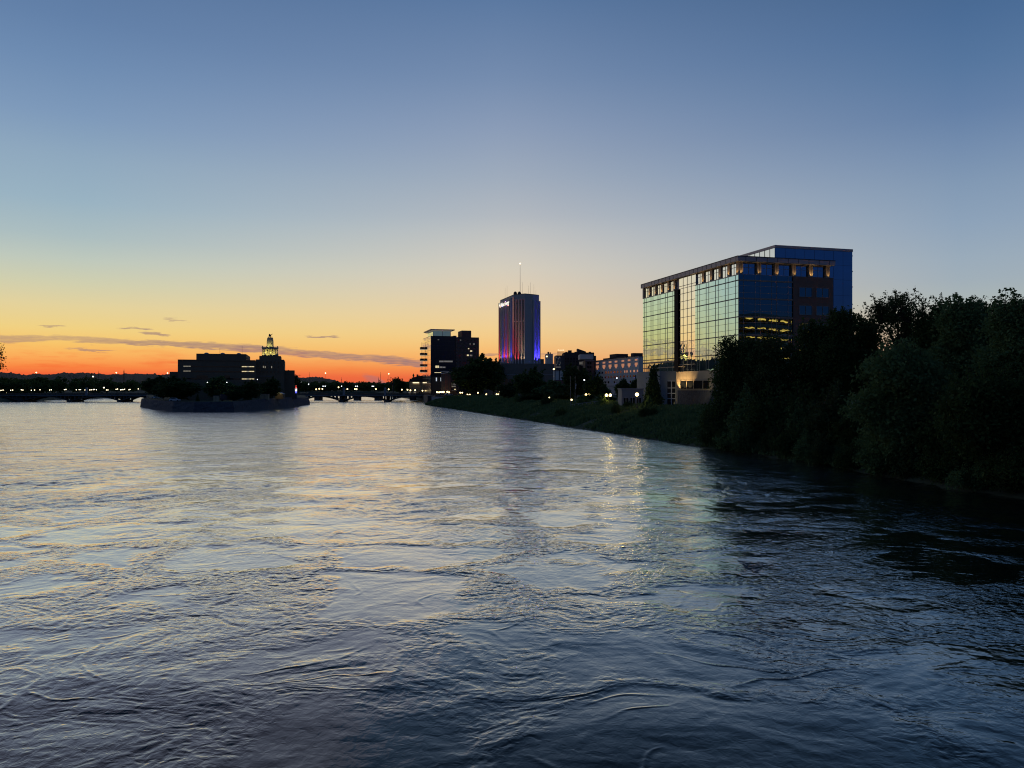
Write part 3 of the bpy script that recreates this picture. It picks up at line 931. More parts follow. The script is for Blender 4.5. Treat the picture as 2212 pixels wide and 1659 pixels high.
    for t in [.3] + list(np.arange(4.4, 21, 4.25)) + [21.4] + [33.4] + list(np.arange(37.2, 54.5, 4.2)):
        MB().box(.18, .62, t, t + 1.15, 37.93, 41.0).build('column', M['beige_stone'], root)
    cols_s = [.5, 5.6, 10.6, 15.6, 20.6, 25.6]
    for s in cols_s:
        MB().box(s, s + .45, .55, 1.3, 37.93, 41.0).build('column', M['beige_stone'], root)
        MB().box(s + .65, s + 1.1, .55, 1.3, 37.93, 41.0).build('column', M['beige_stone'], root)
    tt = [1.45, 5.55, 9.8, 14.05, 18.3]
    for t in [1.5, 5.6, 9.85, 14.1, 18.35, 34.6, 38.4, 42.6, 46.8, 51.0]:
        w = MB().box(.50, .64, t, t + 2.75, 38.0, 40.85).build('attic_window', M['clear_glass'], root)
        MB().box(.43, .50, t + 1.3, t + 1.42, 38.0, 40.8).box(.435, .495, t, t + 2.75, 39.8, 39.9).build('glazing_bar', M['mullion'], w)
    for i, s in enumerate(cols_s[:-1]):
        w = MB().box(s + 1.2, s + 4.95, 1.2, 1.34, 38.0, 40.8).build('attic_window', M['blue_glass'], root)
        MB().box(s + 1.2, s + 4.95, 1.13, 1.2, 39.75, 39.85).box(s + 3.0, s + 3.1, 1.135, 1.195, 38, 40.8).build('glazing_bar', M['mullion'], w)
    # cornice with panel joints
    cn = MB(); cn.box(-.7, W_ + .5, -.7, D_ + .3, 41.02, 42.25)
    cn.build('cornice', M['zinc'], root)
    jt = MB()
    for t in np.arange(0, D_, 2.35): jt.box(-.74, -.69, t, t + .14, 41.1, 42.2)
    for s in np.arange(1.5, W_, 3.0): jt.box(s, s + .14, -.74, -.69, 41.1, 42.2)
    jt.box(-.76, -.69, -.7, D_, 42.1, 42.3).box(-.7, W_ + .5, -.76, -.69, 42.1, 42.3)
    jt.build('cornice_joint', M['dark_metal'], root)
    # rear tower, two floors taller
    rx = (Vector((73.9, 217, 0)) - c0); lx, ly = rx.dot(U), rx.dot(Vv)
    RW, RD = 25.6, 40
    MB().box(lx + .3, lx + RW - .05, ly + .3, ly + RD, 5, 49.7).build('tower_core', M['dark_brick'], root)
    zs = [14, 18.5, 23, 27.5, 32, 36.5, 41, 45.2, 49.2]
    for i in range(len(zs) - 1):
        MB().box(lx + .01, lx + RW, ly, ly + .28, zs[i] + .004, zs[i + 1] - .004).build('tower_glass', M['blue_glass'], root)
    for z0, z1 in ((42.3, 45.2), (45.2, 49.2)):
        MB().box(lx, lx + .28, ly + .3, ly + RD, z0 + .004, z1 - .004).build('tower_glass', M['clear_glass'], root)
    tg = MB()
    for t in np.arange(ly + .05, ly + RD, 2.5): tg.box(lx - .08, lx + .01, t, t + .1, 42.3, 49.2)
    tg.box(lx - .085, lx, ly, ly + RD, 45.1, 45.25)
    for z in zs[1:-1]: tg.box(lx, lx + RW, ly - .03, ly, z - .02, z + .02)
    for s in np.arange(lx + 3.2, lx + RW - 1, 3.2): tg.box(s, s + .04, ly - .035, ly + .005, 14, 49.2)
    tg.build('tower_mullion', M['dark_metal'], root)
    MB().box(lx - .15, lx + RW + .1, ly - .15, ly + RD + .1, 49.25, 50.0).build('tower_parapet', M['zinc'], root)
    cl = MB()
    for z in (24, 29, 34, 39, 43.5, 48): cl.box(lx + RW + .02, lx + RW + .3, ly + .1, ly + .4, z, z + .25)
    cl.build('wall_bracket', M['metal'], root)
    MB().box(lx + 7.6, lx + 8.6, ly - .06, ly + .02, 43.6, 44.6).build('lit_window', M['win_cool'], root)
    # lettering along the river side of the rear tower
    Mt = Matrix.Translation((lx - .22, ly + 16.6, 43.6)) @ Matrix.Rotation(R(-90), 4, 'Z') @ Matrix.Rotation(R(90), 4, 'X')
    text_mesh('sign_lettering', 'CRST', 3.9, M['dark_metal'], root, Mt @ Matrix.Diagonal((1.45, 1, 1, 1)), .15)
    # stone base
    MB().box(.0, W_, .02, D_, 4.8, 14.48).build('stone_base', M['beige_stone'], root)
    return root, c0


OFF, OC = glass_office()
toW = lambda x, y, z: Vector((OC.x, OC.y, 0)) + U * x + Vv * y + Vector((0, 0, z))
warm = (1, .62, .25)
for t in [.9] + [5.0, 9.2, 13.5, 17.7, 21.9, 34.0, 37.8, 42.0, 46.2, 50.4]:
    spot(toW(-.22, t, 37.98), toW(.2, t + .02, 41), 85 * random.uniform(.4, 1.3), 75, warm)
for s in [.9, 6.0, 11.1, 16.1, 21.1, 26.1]:
    spot(toW(s + .1, .2, 37.98), toW(s + .1, .75, 41), 100 * random.uniform(.45, 1.4), 80, warm)


for t in (24.5, 27.5, 30.2): spot(toW(-2.2, t, 9.3), toW(0, t - .3, 12.4), 1150, 85, (1, .66, .28))
spot(toW(-5.0, 9.5, 5.6), toW(-4.0, 16, 10), 420, 95, (1, .85, .45))


# projecting entrance bay and base details, part of the same building
def office_base():
    # bay facing the camera with the tall window
    c0 = OFF
    inv = c0.matrix_world.inverted()
    lw = lambda p: ((Vector((p.x, p.y, 0)) - OC).dot(U), (Vector((p.x, p.y, 0)) - OC).dot(Vv))
    d = 205.0
    xl, yl = lw(at(1416, 0, d)); xr, yr = lw(at(1460.5, 0, d - 1))
    y0 = min(yl, yr)
    MB().box(xl, xr, y0, y0 + 14, 4.8, 14.3).build('entrance_bay', M['grey_stone'], OFF)
    z = lambda py: zat(py, d)
    a, _ = lw(at(1436.5, 0, d - .4)); b, _ = lw(at(1455.5, 0, d - .4))
    g = MB(); g.box(a, b, y0 - .05, y0 + .2, z(876), z(823.5)); w = g.build('entrance_window', M['dark_glass'], OFF)
    f = MB(); mid = (a + b) / 2
    f.box(mid - .12, mid + .12, y0 - .16, y0 - .04, z(876), z(822))
    for py in (823, 838, 849.5, 861): f.box(a, b, y0 - .155, y0 - .045, z(py) - .1, z(py) + .1)
    f.build('window_frame', M['white_frame'], w)
    # river side of the base: ribbon window and dark garage level below
    t0, t1 = 23.2, 30.3
    g = MB().box(-.06, .1, t0 - 9, t1 - .5, 9.6, 11.9); w = g.build('ribbon_window', M['dark_glass'], OFF)
    f = MB()
    for t in (t1 - .5, t1 - 4.1, t1 - 8, t0 - 6): f.box(-.14, -.05, t - .12, t + .12, 9.5, 12.0)
    f.box(-.13, -.06, t0 - 9, t1 - .5, 9.45, 9.65).box(-.13, -.06, t0 - 9, t1 - .5, 11.85, 12.05)
    f.build('window_frame', M['beige_stone'], w)
    MB().box(-.10, .05, 0, 31.4, 4.8, 9.2).build('garage_wall', M['island_stone'], OFF)


bpy.context.view_layer.update()
office_base()


# neighbouring parking deck east of the frame: its lit levels show in the office glass
def parking_deck():
    root = thing('parking_garage', 'open parking garage with yellow lit levels, seen mirrored in the office glass', 'building', (118, 118, 5), ROT - .45)
    for k in range(9):
        z = k * 3.4
        MB().box(0, 46, 0, 20, z + 2.6, z + 3.7).build('deck_slab', M['pale_concrete'], root)
        for x in np.arange(0, 46, 7.6):
            MB().box(x, x + .7, 19.3, 20.1, z + (.0 if k == 0 else .31), z + 2.59).build('column', M['concrete'], root)
        for x in np.arange(3, 45, 6.0):
            MB().box(x, x + 3.4, 14, 17, z + 2.45, z + 2.59).build('ceiling_light', M['garage_light'], root)
        MB().box(1, 45, 3, 3.4, z + (.0 if k == 0 else .31), z + 2.59).build('back_wall', M['wall_warm'], root)
    return root


parking_deck()


# ------------------------------------------------------------------ striped tower
def striped_tower():
    A, B, C, D, E = (-7.9, 517.6), (1.05, 485.5), (8.09, 480.5), (13.07, 484), (17.06, 488)
    E2 = (E[0] - .2685 * 33, E[1] + .963 * 33)
    root = thing('striped_tower', 'pale concrete tower washed with red, white and blue stripes of light', 'tower', (4, 490, 0))
    o = Vector((4, 490, 0))
    L = lambda p: (p[0] - o.x, p[1] - o.y)
    z0, z1 = 24.7, 68.0
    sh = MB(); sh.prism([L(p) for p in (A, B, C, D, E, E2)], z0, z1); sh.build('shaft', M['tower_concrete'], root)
    # parapet / crown
    def fins(P, Q, n, depth, wid, zt, name, mt, off0=0.0):
        P, Q = Vector((*P, 0)), Vector((*Q, 0)); dr = (Q - P).normalized(); nr = Vector((dr.y, -dr.x, 0)); Ln = (Q - P).length
        outp = []
        for k in range(n):
            t = Ln * (k + off0) / (n - 1 + 2 * off0) if n > 1 else Ln / 2
            c = P + dr * t
            q = [c - dr * wid / 2, c + dr * wid / 2, c + dr * wid / 2 + nr * depth, c - dr * wid / 2 + nr * depth]
            m = MB(); m.prism([(p.x - o.x, p.y - o.y) for p in q], z0, zt); m.build(name, mt, root)
            outp.append(c)
        return outp, dr, nr
    red, blue, white, vio, dim = (1, .05, .04), (.06, .04, 1), (.75, .5, .3), (.5, .05, 1), (.3, .22, .15)
    FO = ('Linear', 1.0)
    # long river face: nine fins, eight lit flutes
    pts, dr, nr = fins(A, B, 9, 1.0, 1.3, 66.5, 'fin', M['tower_concrete'])
    cols = [red, dim, blue, red, vio, red, dim, blue]
    for k in range(8):
        c = (pts[k] + pts[k + 1]) / 2
        p = c + nr * .7
        spot((p.x, p.y, z0 + .3), (p.x - nr.x * .35, p.y - nr.y * .35, z0 + 20), PW * .6, 40, cols[k], falloff=FO)
    # chamfer: dark window slits between lit piers
    P, Q = Vector((*B, 0)), Vector((*C, 0)); d2 = (Q - P).normalized(); n2 = Vector((d2.y, -d2.x, 0)); Ln = (Q - P).length
    def pier(t0, t1, dep, zt, name, mt, zb=z0):
        q = [P + d2 * t0 - n2 * .05, P + d2 * t1 - n2 * .05, P + d2 * t1 + n2 * dep, P + d2 * t0 + n2 * dep]
        m = MB(); m.prism([(p.x - o.x, p.y - o.y) for p in q], zb, zt); return m.build(name, mt, root)
    u = Ln / 130.0
    for cx in (10, 42, 76, 111): pier((cx - 6) * u, (cx + 6) * u, .12, 64.6, 'window_slit', M['slot'])
    for cx, w, cc in ((26, 9, red), (60, 9, red), (94, 9, white), (126, 6, white)):
        pier((cx - w) * u, (cx + w) * u, .55, 65.2, 'pier', M['tower_concrete'])
        c = P + d2 * (cx * u) + n2 * 1.35
        spot((c.x, c.y, z0 + .3), (c.x - n2.x * .4, c.y - n2.y * .4, z0 + 20), PW * .34, 34, cc, falloff=FO)
    for cx in (10, 42, 76, 111): pier((cx - 5) * u, (cx + 5) * u, .16, 51.6, 'lit_transom', M['win_dim'], 51.2)
    # blue end face
    pts, dr3, n3 = fins(D, E, 3, .9, .9, 64.5, 'fin', M['tower_concrete'])
    for k in range(2):
        c = (pts[k] + pts[k + 1]) / 2 + n3 * .7
        spot((c.x, c.y, z0 + .3), (c.x - n3.x * .35, c.y - n3.y * .35, z0 + 20), PW * 1.9, 34, blue, falloff=FO)
    # roof: parapet lip, dishes, masts
    par = MB(); par.prism([L(p) for p in (A, B, C, D, E, E2)], z1 + .005, z1 + .45); par.build('parapet', M['concrete'], root)
    ms = MB(); ms.tube((1.2, 4, z1), (1.2, 4, z1 + 21), .16, .07, 6); ms.build('mast', M['metal'], root)
    MB().ball((1.2, 4, z1 + 21.2), .45).build('beacon_light', M['lamp_soft'], root)
    dm = MB()
    for x in (-1.9, .7): dm.ball((x, 2, z1 + 1.7), 1.15, 10, 1.25); dm.tube((x, 2, z1 + .4), (x, 2, z1 + 1.5), .2)
    dm.build('dish_antenna', M['dark_metal'], root)
    for (x, y, h) in ((-8.5, 16, 7), (-7.2, 12, 8), (2.6, 2, 9), (6.6, 3, 7), (7.8, 3.2, 9), (10, 4, 8), (11.3, 4.5, 4)):
        MB().tube((x, y, z1), (x, y, z1 + h), .06, .04, 5).build('whip_antenna', M['metal'], root)
    # lit lettering on the river face
    th = math.atan2(-dr.y, -dr.x)
    Av = Vector((*A, 0)); drv = (Vector((*B, 0)) - Av).normalized(); nv = Vector((drv.y, -drv.x, 0))
    p = Av + drv * 5.5 + nv * 1.1
    Mt = Matrix.Translation((p.x - o.x, p.y - o.y, 63.2)) @ Matrix.Rotation(math.atan2(drv.y, drv.x), 4, 'Z') @ Matrix.Rotation(R(90), 4, 'X')
    text_mesh('sign_lettering', 'Alliant Energy', 3.7, M['sign_white'], root, Mt, .12)
    st = MB()
    for k in range(3):
        a = k * math.pi / 3; q = Vector((math.cos(a), math.sin(a)))
        cc = Av + drv * 3.6 + nv * 1.2
        st.bar(cc - o + drv * q.x * 1.4 + Vector((0, 0, 64.6 + q.y * 1.4)), cc - o - drv * q.x * 1.4 + Vector((0, 0, 64.6 - q.y * 1.4)), .2, .45)
    st.build('sign_emblem', M['sign_white'], root)
    # podium
    rp = Vector((-7.4, 468, 0))
    def pod(s0, s1, t0, t1, za, zb_, name, mt):
        q = [rp + U * s0 + Vv * t0, rp + U * s1 + Vv * t0, rp + U * s1 + Vv * t1, rp + U * s0 + Vv * t1]
        m = MB(); m.prism([(p.x - o.x, p.y - o.y) for p in q], za, zb_); return m.build(name, mt, root)
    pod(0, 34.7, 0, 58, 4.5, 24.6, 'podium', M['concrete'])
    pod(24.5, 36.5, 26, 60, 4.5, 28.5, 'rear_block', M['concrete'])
    for s0 in (.5, 3.2, 6.0): pod(s0, s0 + 2.2, -.08, .2, 11.5, 15.2, 'podium_window', M['dark_glass'])
    for s0 in (10.2, 13.0): pod(s0, s0 + .6, -.08, .2, 12, 16, 'podium_window', M['dark_glass'])
    pod(-.35, -.05, -.1, .5, 6.5, 18, 'light_strip', M['win_warm'])
    pod(0, 34.8, -.06, 0, 17.8, 18.0, 'string_course', M['pale_concrete'])
    return root


PW = 3000.0
striped_tower()


# ------------------------------------------------------------------ riverside tower block with balconies
def tower_block():
    c = Vector((-54.7, 520, 0))
    root = thing('apartment_tower', 'dark tower block with a sunset mirroring side and stacked balconies over the river', 'building', (c.x, c.y, 0), ROT)
    MB().box(.2, 17.0, .2, 33.8, 4.5, 44.8).build('glass_block', M['navy_glass'], root)
    MB().box(17.0, 33.3, -.3, 30, 4.5, 44.2).build('brown_block', M['brown_panel'], root)
    MB().box(16.5, 18.5, 4, 28, 44.3, 45.4).build('roof_parapet', M['brown_panel'], root)
    MB().box(22.0, 28.6, 3, 16, 44.25, 49.0).build('stair_penthouse', M['brown_panel'], root)
    for i, (z0, z1) in enumerate(zip(np.arange(13, 44, 3.15), np.arange(16.15, 48, 3.15))):
        MB().box(-.02, .19, .2, 33.8, z0 + .01, min(44.8, z1 - .01)).build('glass_panel', M['loft_glass'], root)
    ml = MB()
    for z in np.arange(13, 44.8, 3.15): ml.box(-.06, -.021, .2, 33.8, z - .05, z + .05)
    for t in np.arange(3, 33, 5.0): ml.box(-.065, -.022, t, t + .12, 13, 44.8)
    ml.build('mullion_grid', M['mullion'], root)
    fm = MB()
    for z in np.arange(13, 44.5, 3.15): fm.box(.2, 17, .14, .2, z - .08, z + .08)
    for s in np.arange(2, 17, 2.1): fm.box(s, s + .1, .135, .2, 13, 44.7)
    fm.build('front_mullion', M['dark_metal'], root)
    # penthouse pavilion with a glowing soffit
    MB().box(2.2, 14.0, 3, 26, 44.82, 48.2).build('penthouse_glass', M['green_glass'], root)
    MB().box(-.0, 16.6, .6, 30, 48.75, 49.4).build('penthouse_roof', M['zinc'], root)
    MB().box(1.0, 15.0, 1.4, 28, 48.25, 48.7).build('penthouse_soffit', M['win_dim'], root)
    pf = MB()
    for s in (2.0, 8.4, 14.0): pf.box(s, s + .3, 2.8, 3.1, 44.82, 48.24)
    pf.build('penthouse_post', M['white_frame'], root)
    # balconies
    for z in (41.0, 37.5, 33.4, 29.4, 25.4, 21.4)[1:]:
        b = MB().box(-2.3, -.07, 27.5, 32.5, z - .45, z).build('balcony', M['dark_metal'], root)
        MB().box(-2.3, -2.15, 27.5, 32.5, z + .01, z + 1.1).box(-2.3, -.07, 27.5, 27.62, z + .01, z + 1.1).build('balcony_rail', M['brown_panel'], b)
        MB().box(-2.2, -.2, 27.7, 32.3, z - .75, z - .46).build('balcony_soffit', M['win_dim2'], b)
    MB().tube((-1.2, 30, 20), (-1.2, 30, 42), .14).build('downpipe', M['dark_metal'], root)
    # windows, lit ones and dark ones
    f0 = (c.x, c.y); U2 = (U.x, U.y)
    def win(x0, x1, y0, y1, mt, base_y=-.36, name='window'):
        p0 = c4(x0, y0); p1 = c4(x1, y1)
        t0, za = on_face(f0, U2, *p0); t1, zb_ = on_face(f0, U2, *p1)
        MB().box(t0, t1, base_y, base_y + .2, zb_, za).build(name, mt, root)
    win(515, 545, 850, 890, M['win_warm'], .08, 'lit_window'); win(550, 575, 850, 890, M['win_warm'], .08, 'lit_window')
    win(585, 635, 865, 892, M['win_dim'], .08, 'lit_window'); win(640, 690, 868, 892, M['win_dim'], .08, 'lit_window')
    win(580, 660, 762, 790, M['win_dim'], .08, 'lit_window'); win(668, 818, 762, 790, M['win_dim'], .08, 'lit_window')
    win(498, 615, 968, 978, M['win_warm'], .08, 'lit_window'); win(555, 580, 388, 398, M['win_dim'], .08, 'lit_window')
    for q in ((945, 965, 392, 408), (1088, 1108, 543, 560), (1125, 1160, 582, 605), (1068, 1100, 655, 680), (1118, 1162, 658, 684), (1178, 1205, 458, 482), (1118, 1130, 455, 480), (1010, 1035, 925, 940)):
        win(*q, M['win_warm'] if q[0] not in (1178, 945, 1118) else M['win_dim'], name='lit_window')
    for r_ in range(9):
        for q in range(6):
            x0 = 870 + q * 65; y0 = 395 + r_ * 62
            win(x0, x0 + 28, y0, y0 + 24, M['dark_glass'], -.34)


tower_block()


# ------------------------------------------------------------------ white building with orange windows
def white_building():
    c = Vector((74, 450, 0))
    dv = Vector((-.239, .971, 0)); rz = math.atan2(.239, .971)
    root = thing('white_building', 'long white building with glowing orange windows along its top floors', 'building', (c.x, c.y, 0), rz)
    MB().box(0, 20, 0, 76.5, 4.8, 27.6).build('wall', M['white_wall'], root)
    MB().box(-.25, 20.2, -.2, 76.7, 27.65, 28.1).build('roof_coping', M['zinc'], root)
    MB().box(-.3, .0, .0, 76.5, 10.7, 11.1).build('string_course', M['pale_concrete'], root)
    MB().box(4, 12, 46, 58, 28.12, 31.6).build('rooftop_plant', M['dark_brick'], root)
    MB().box(4, 14, 30, 70, 28.11, 29.4).build('rooftop_plant', M['dark_brick'], root)
    MB().box(5, 11, 20, 24.5, 28.12, 31).build('rooftop_plant', M['dark_brick'], root)
    f0, d2 = (c.x, c.y), (dv.x, dv.y)
    def win(cx, cy, w, h, mt, name='window'):
        a = c6(cx + w / 2, cy + h / 2); b = c6(cx - w / 2, cy - h / 2)
        t0, za = on_face(f0, d2, *a); t1, zb_ = on_face(f0, d2, *b)
        return MB().box(-.05, .2, t0, t1, za, zb_).build(name, mt, root)
    xs = [995, 1122, 1240, 1355, 1488, 1608, 1745]
    for x, y in zip(xs, [492, 482, 470, 460, 447, 435, 425]): win(x, y, 50, 28, M['win_orange'], 'lit_window')
    for x, y in zip(xs, [575, 563, 557, 548, 540, 530, 518]):
        w = win(x, y - 12, 54, 46, M['win_orange'], 'lit_window')
        win(x, y + 26, 26, 28, M['win_orange'], 'lit_window')
    for x in [955, 1037, 1090, 1155, 1210, 1262, 1327, 1387, 1447]:
        win(x, 683 - (x - 955) * .053, 36 if x in (1037, 1155, 1327) else 24, 38, M['dark_glass'])
    for x in (1525, 1568, 1637, 1707, 1770): win(x, 683 - (x - 955) * .053, 32 if x == 1707 else 20, 40, M['win_orange'], 'lit_window')
    for x in [1037, 1090, 1155, 1210, 1262, 1327, 1383, 1447, 1510, 1572, 1635, 1700]: win(x, 770 - (x - 1037) * .045, 36 if x in (1037, 1155, 1327, 1510, 1700) else 24, 36, M['dark_glass'])
    for x in [1040, 1090, 1155, 1210, 1325, 1635]: win(x, 865 - (x - 1040) * .03, 28, 38, M['dark_glass'])


white_building()


# ------------------------------------------------------------------ older brick blocks between
def brick_block():
    d = 600.0
    x0 = xat(1200.7, d)
    root = thing('brick_hotel', 'dark old brick hotel with a glowing rooftop sign on a lattice frame', 'building', (x0, d, 0))
    sc = d / F
    wx = lambda cx: (c6(cx, 0)[0] - 1200.7) * sc
    wz = lambda cy: zat(c6(0, cy)[1], d)
    MB().box(0, wx(360), 0, 25, 4.5, wz(340)).build('wall', M['brown_panel'], root)
    MB().box(wx(350), wx(935), 1, 26, 4.5, wz(283)).build('wall', M['dark_brick'], root)
    MB().box(wx(935), wx(975), 2, 20, 4.5, wz(345)).build('wall', M['dark_brick'], root)
    m = MB(); m.prism([(wx(615), 3), (wx(780), 3), (wx(780), 12), (wx(615), 12)], wz(284), [wz(205), wz(262), wz(262), wz(205)]); m.build('stair_head', M['dark_brick'], root)
    MB().box(wx(440), wx(505), 4, 10, wz(282), wz(237)).build('roof_tank', M['dark_brick'], root)
    for q in (380, 560, 840): MB().box(wx(q), wx(q + 40), 2, 6, wz(282), wz(268)).build('chimney', M['dark_brick'], root)
    for r_, cy in enumerate((375, 405, 450, 485, 520, 565)):
        for q in range(6):
            MB().box(wx(196 + q * 15), wx(205 + q * 15), -.08, .1, wz(cy + 12), wz(cy - 8)).build('window', M['win_dim'] if (q * 7 + r_ * 3) % 4 == 0 or r_ == 5 else M['pale_concrete'], root)
    for cy in (405, 460, 515):
        for q in (335, 380, 430, 485, 545, 600): MB().box(wx(q - 12), wx(q + 12), .9, 1.1, wz(cy + 18), wz(cy - 18)).build('window', M['dark_glass'] if q != 335 or cy != 515 else M['win_dim'], root)
    MB().box(wx(652), wx(668), .85, 1.05, wz(425), wz(393)).build('lit_window', M['win_warm'], root)
    # roof sign
    lt = MB()
    for q in range(8):
        xx = wx(225 + q * 18); lt.tube((xx, 3, wz(340)), (xx, 3, wz(255)), .12, .12, 4)
        if q < 7: lt.tube((xx, 3, wz(335)), (wx(225 + (q + 1) * 18), 3, wz(275)), .09, .09, 4)
    lt.box(wx(215), wx(360), 2.9, 3.1, wz(277), wz(272)); lt.build('sign_frame', M['dark_metal'], root)
    Mt = Matrix.Translation((wx(232), 2.8, wz(243))) @ Matrix.Rotation(R(90), 4, 'X')
    text_mesh('sign_lettering', 'Roosevelt', 1.25, M['sign_gold'], root, Mt, .1)


brick_block()


def simple_block(name, label, px0, px1, pytop, d, depth, mt, cat='building', zb=4.5, rot=0):
    root = thing(name, label, cat, (xat(px0, d), d, 0), rot)
    w = (px1 - px0) / F * d
    MB().box(0, w, 0, depth, zb, zat(pytop, d)).build('wall', mt, root)
    return root, w


# small grey block and the tall grey-brown block with a white roof box
r_, w_ = simple_block('lift_tower_building', 'small pale square block standing above the striped tower podium roof', 1179.3, 1194.5, 764.5, 560, 16, M['white_wall'])
MB().box(1.2, 2.4, 1, 3, zat(764.5, 560) + .01, zat(760, 560)).box(2.8, 3.6, 1, 3, zat(764.5, 560) + .012, zat(761, 560)).build('roof_vent', M['dark_metal'], r_)
MB().box(.3, 1.0, -.2, .0, zat(771, 560), zat(769, 560)).build('wall_light', M['lamp_soft'], r_)
r_, w_ = simple_block('office_block', 'grey brown block with a pale blue box on its roof, beside the white building', 1264.5, 1283.5, 779, 520, 30, M['brown_panel'])
MB().box(-3.6, w_ - .6, -.4, 14, zat(776, 520), zat(765.5, 520)).build('roof_box', M['white_wall'], r_)
MB().box(-.1, w_ + .1, -.15, 30, zat(779, 520) + .01, zat(778.2, 520)).build('roof_coping', M['zinc'], r_)
for cy in (490, 565, 660, 740):
    for cx in (815, 860):
        px, py = c6(cx, cy); MB().box((px - 1264.5) / F * 520 - .6, (px - 1264.5) / F * 520 + .6, -.08, .1, zat(py, 520) - .8, zat(py, 520) + .8).build('window', M['dark_glass'], r_)
r_, w_ = simple_block('dark_block', 'low dark block with slim lit windows in front of the brick hotel', 1251, 1265, 790, 540, 24, M['dark_brick'])
for cx in (655, 675, 697, 720, 742):
    px, py = c6(cx, 490); MB().box((px - 1251) / F * 540 - .25, (px - 1251) / F * 540 + .25, -.1, .1, zat(py, 540) - .9, zat(py, 540) + .9).build('window', M['win_dim'], r_)
r_, w_ = simple_block('market_shed', 'pale panel walled shed on a rust red plinth, beside the podium lamp', 1198, 1224, 800, 430, 16, M['white_wall'])
MB().box(-.05, w_ + .3, -.1, .0, 4.5, zat(821, 430)).build('plinth', M['red_panel'], r_)
for a in (1198, 1207.5): MB().box((a - 1198) / F * 430, (a - 1198) / F * 430 + .45, -.12, .02, zat(820.9, 430), zat(800, 430)).build('post', M['dark_metal'], r_)
MB().box(-.2, w_ * .7, -.6, 3, zat(800, 430) + .01, zat(798.6, 430)).build('canopy', M['dark_metal'], r_)

# theatre and brick fronted building by the bridge end
def theatre():
    d = 565.0
    root = thing('theatre_building', 'low riverside theatre with a lit sign bar and striped warm facade by the bridge end', 'building', (xat(883.5, d), d, 0))
    wx = lambda cx: (c4(cx, 0)[0] - 883.5) / F * d
    wz = lambda cy: zat(c4(0, cy)[1], d)
    MB().box(wx(47), wx(440), 3, 30, 4.5, wz(1080)).build('roof_block', M['dark_brick'], root)
    m = MB(); m.prism([(wx(105), 4), (wx(300), 4), (wx(300), 20), (wx(105), 20)], wz(1081), [wz(1055), wz(1018), wz(1018), wz(1055)]); m.build('raked_roof', M['dark_brick'], root)
    MB().box(wx(165), wx(190), 5, 8, wz(1056), wz(1003)).build('chimney', M['dark_brick'], root)
    MB().box(wx(300), wx(432), 3.2, 20, wz(1079), wz(1040)).build('stage_block', M['dark_brick'], root)
    MB().box(wx(52), wx(510), 0, 2.9, 4.5, wz(1135)).build('facade', M['wall_warm'], root)
    for cx in (60, 120, 180, 240, 330, 348, 366, 384, 402, 440, 480): MB().box(wx(cx), wx(cx + 9), -.35, -.0, 5, wz(1138)).build('pilaster', M['red_panel'] if 320 < cx < 410 else M['wall_warm'], root)
    MB().box(wx(115), wx(224), -.8, -.4, wz(1160), wz(1146)).build('sign_bar', M['sign_gold'], root)
    MB().box(wx(455), wx(490), -.8, -.4, wz(1188), wz(1155)).build('lit_sign', M['win_cool'], root)
    for cx in (20, 110, 205, 300, 380): MB().box(wx(cx + 20), wx(cx + 60), -.3, .0, 4.6, wz(1310)).build('doorway', M['win_dim'] if cx < 150 else M['slot'], root)


theatre()


def brick_front():
    d = 500.0
    root = thing('brick_fronted_building', 'narrow brick building with a pale roof edge below the dark tower block', 'building', (xat(952.5, d), d, 0))
    wx = lambda cx: (c4(cx, 0)[0] - 952.5) / F * d
    wz = lambda cy: zat(c4(0, cy)[1], d)
    MB().box(wx(612), wx(780), 0, 22, 4.5, wz(985)).build('wall', M['brown_panel'], root)
    MB().box(wx(780), wx(930), .5, 20, 4.5, wz(960)).build('wall', M['dark_brick'], root)
    MB().box(wx(606), wx(930), -.5, 22.2, wz(958), wz(946)).build('roof', M['white_wall'], root)
    m = MB(); m.bar((wx(610), -.3, wz(992)), (wx(780), -.3, wz(966)), .3, .5); m.build('roof_edge', M['white_wall'], root)
    for cx in (690, 712, 765): MB().box(wx(cx), wx(cx + 12), -.15, -.0, 5, wz(1000)).build('pilaster', M['red_panel'], root)
    for cy in (1160, 1190, 1220): MB().box(wx(800), wx(870), .35, .5, wz(cy + 6), wz(cy - 6)).build('window', M['win_dim'], root)
    for cx in (520, 602): MB().box(wx(cx), wx(cx + 18), .5, 1.2, wz(1125), wz(1062)).build('lit_window', M['win_cool'], root)
    MB().box(wx(440), wx(606), 1, 18, 4.5, wz(1045)).build('lobby', M['dark_glass'], root)
    MB().box(wx(845), wx(872), .3, .5, wz(1278), wz(1262)).build('lit_window', M['win_warm'], root)
    MB().box(wx(800), wx(900), -.2, .3, wz(1296), wz(1288)).build('canopy', M['pale_concrete'], root)


brick_front()

# lit windows of a house front glimpsed between the trees
r_, w_ = simple_block('street_front_building', 'dark street front with scattered lit windows between two trees left of the podium', 1052, 1079, 797, 520, 14, M['dark_brick'])
r_['label'] = 'dark street front with scattered lit windows, squeezed between trees and the podium'
for k, (cx, cy) in enumerate([(1580, 845), (1610, 850), (1590, 925), (1640, 920), (1612, 970), (1555, 888), (1610, 890), (1650, 870)]):
    px, py = c4(cx, cy); MB().box((px - 1052) / F * 520 - .4, (px - 1052) / F * 520 + .4, -.12, .1, zat(py, 520) - .4, zat(py, 520) + .4).build('lit_window', M['win_cool'] if k % 2 else M['win_warm'], r_)
px, py = c4(1468, 1040); MB().box((px - 1052) / F * 520 - .9, (px - 1052) / F * 520 + .9, -.12, .1, zat(py, 520) - 1.6, zat(py, 520) + 1.6).build('neon_sign', M['win_orange'], r_)

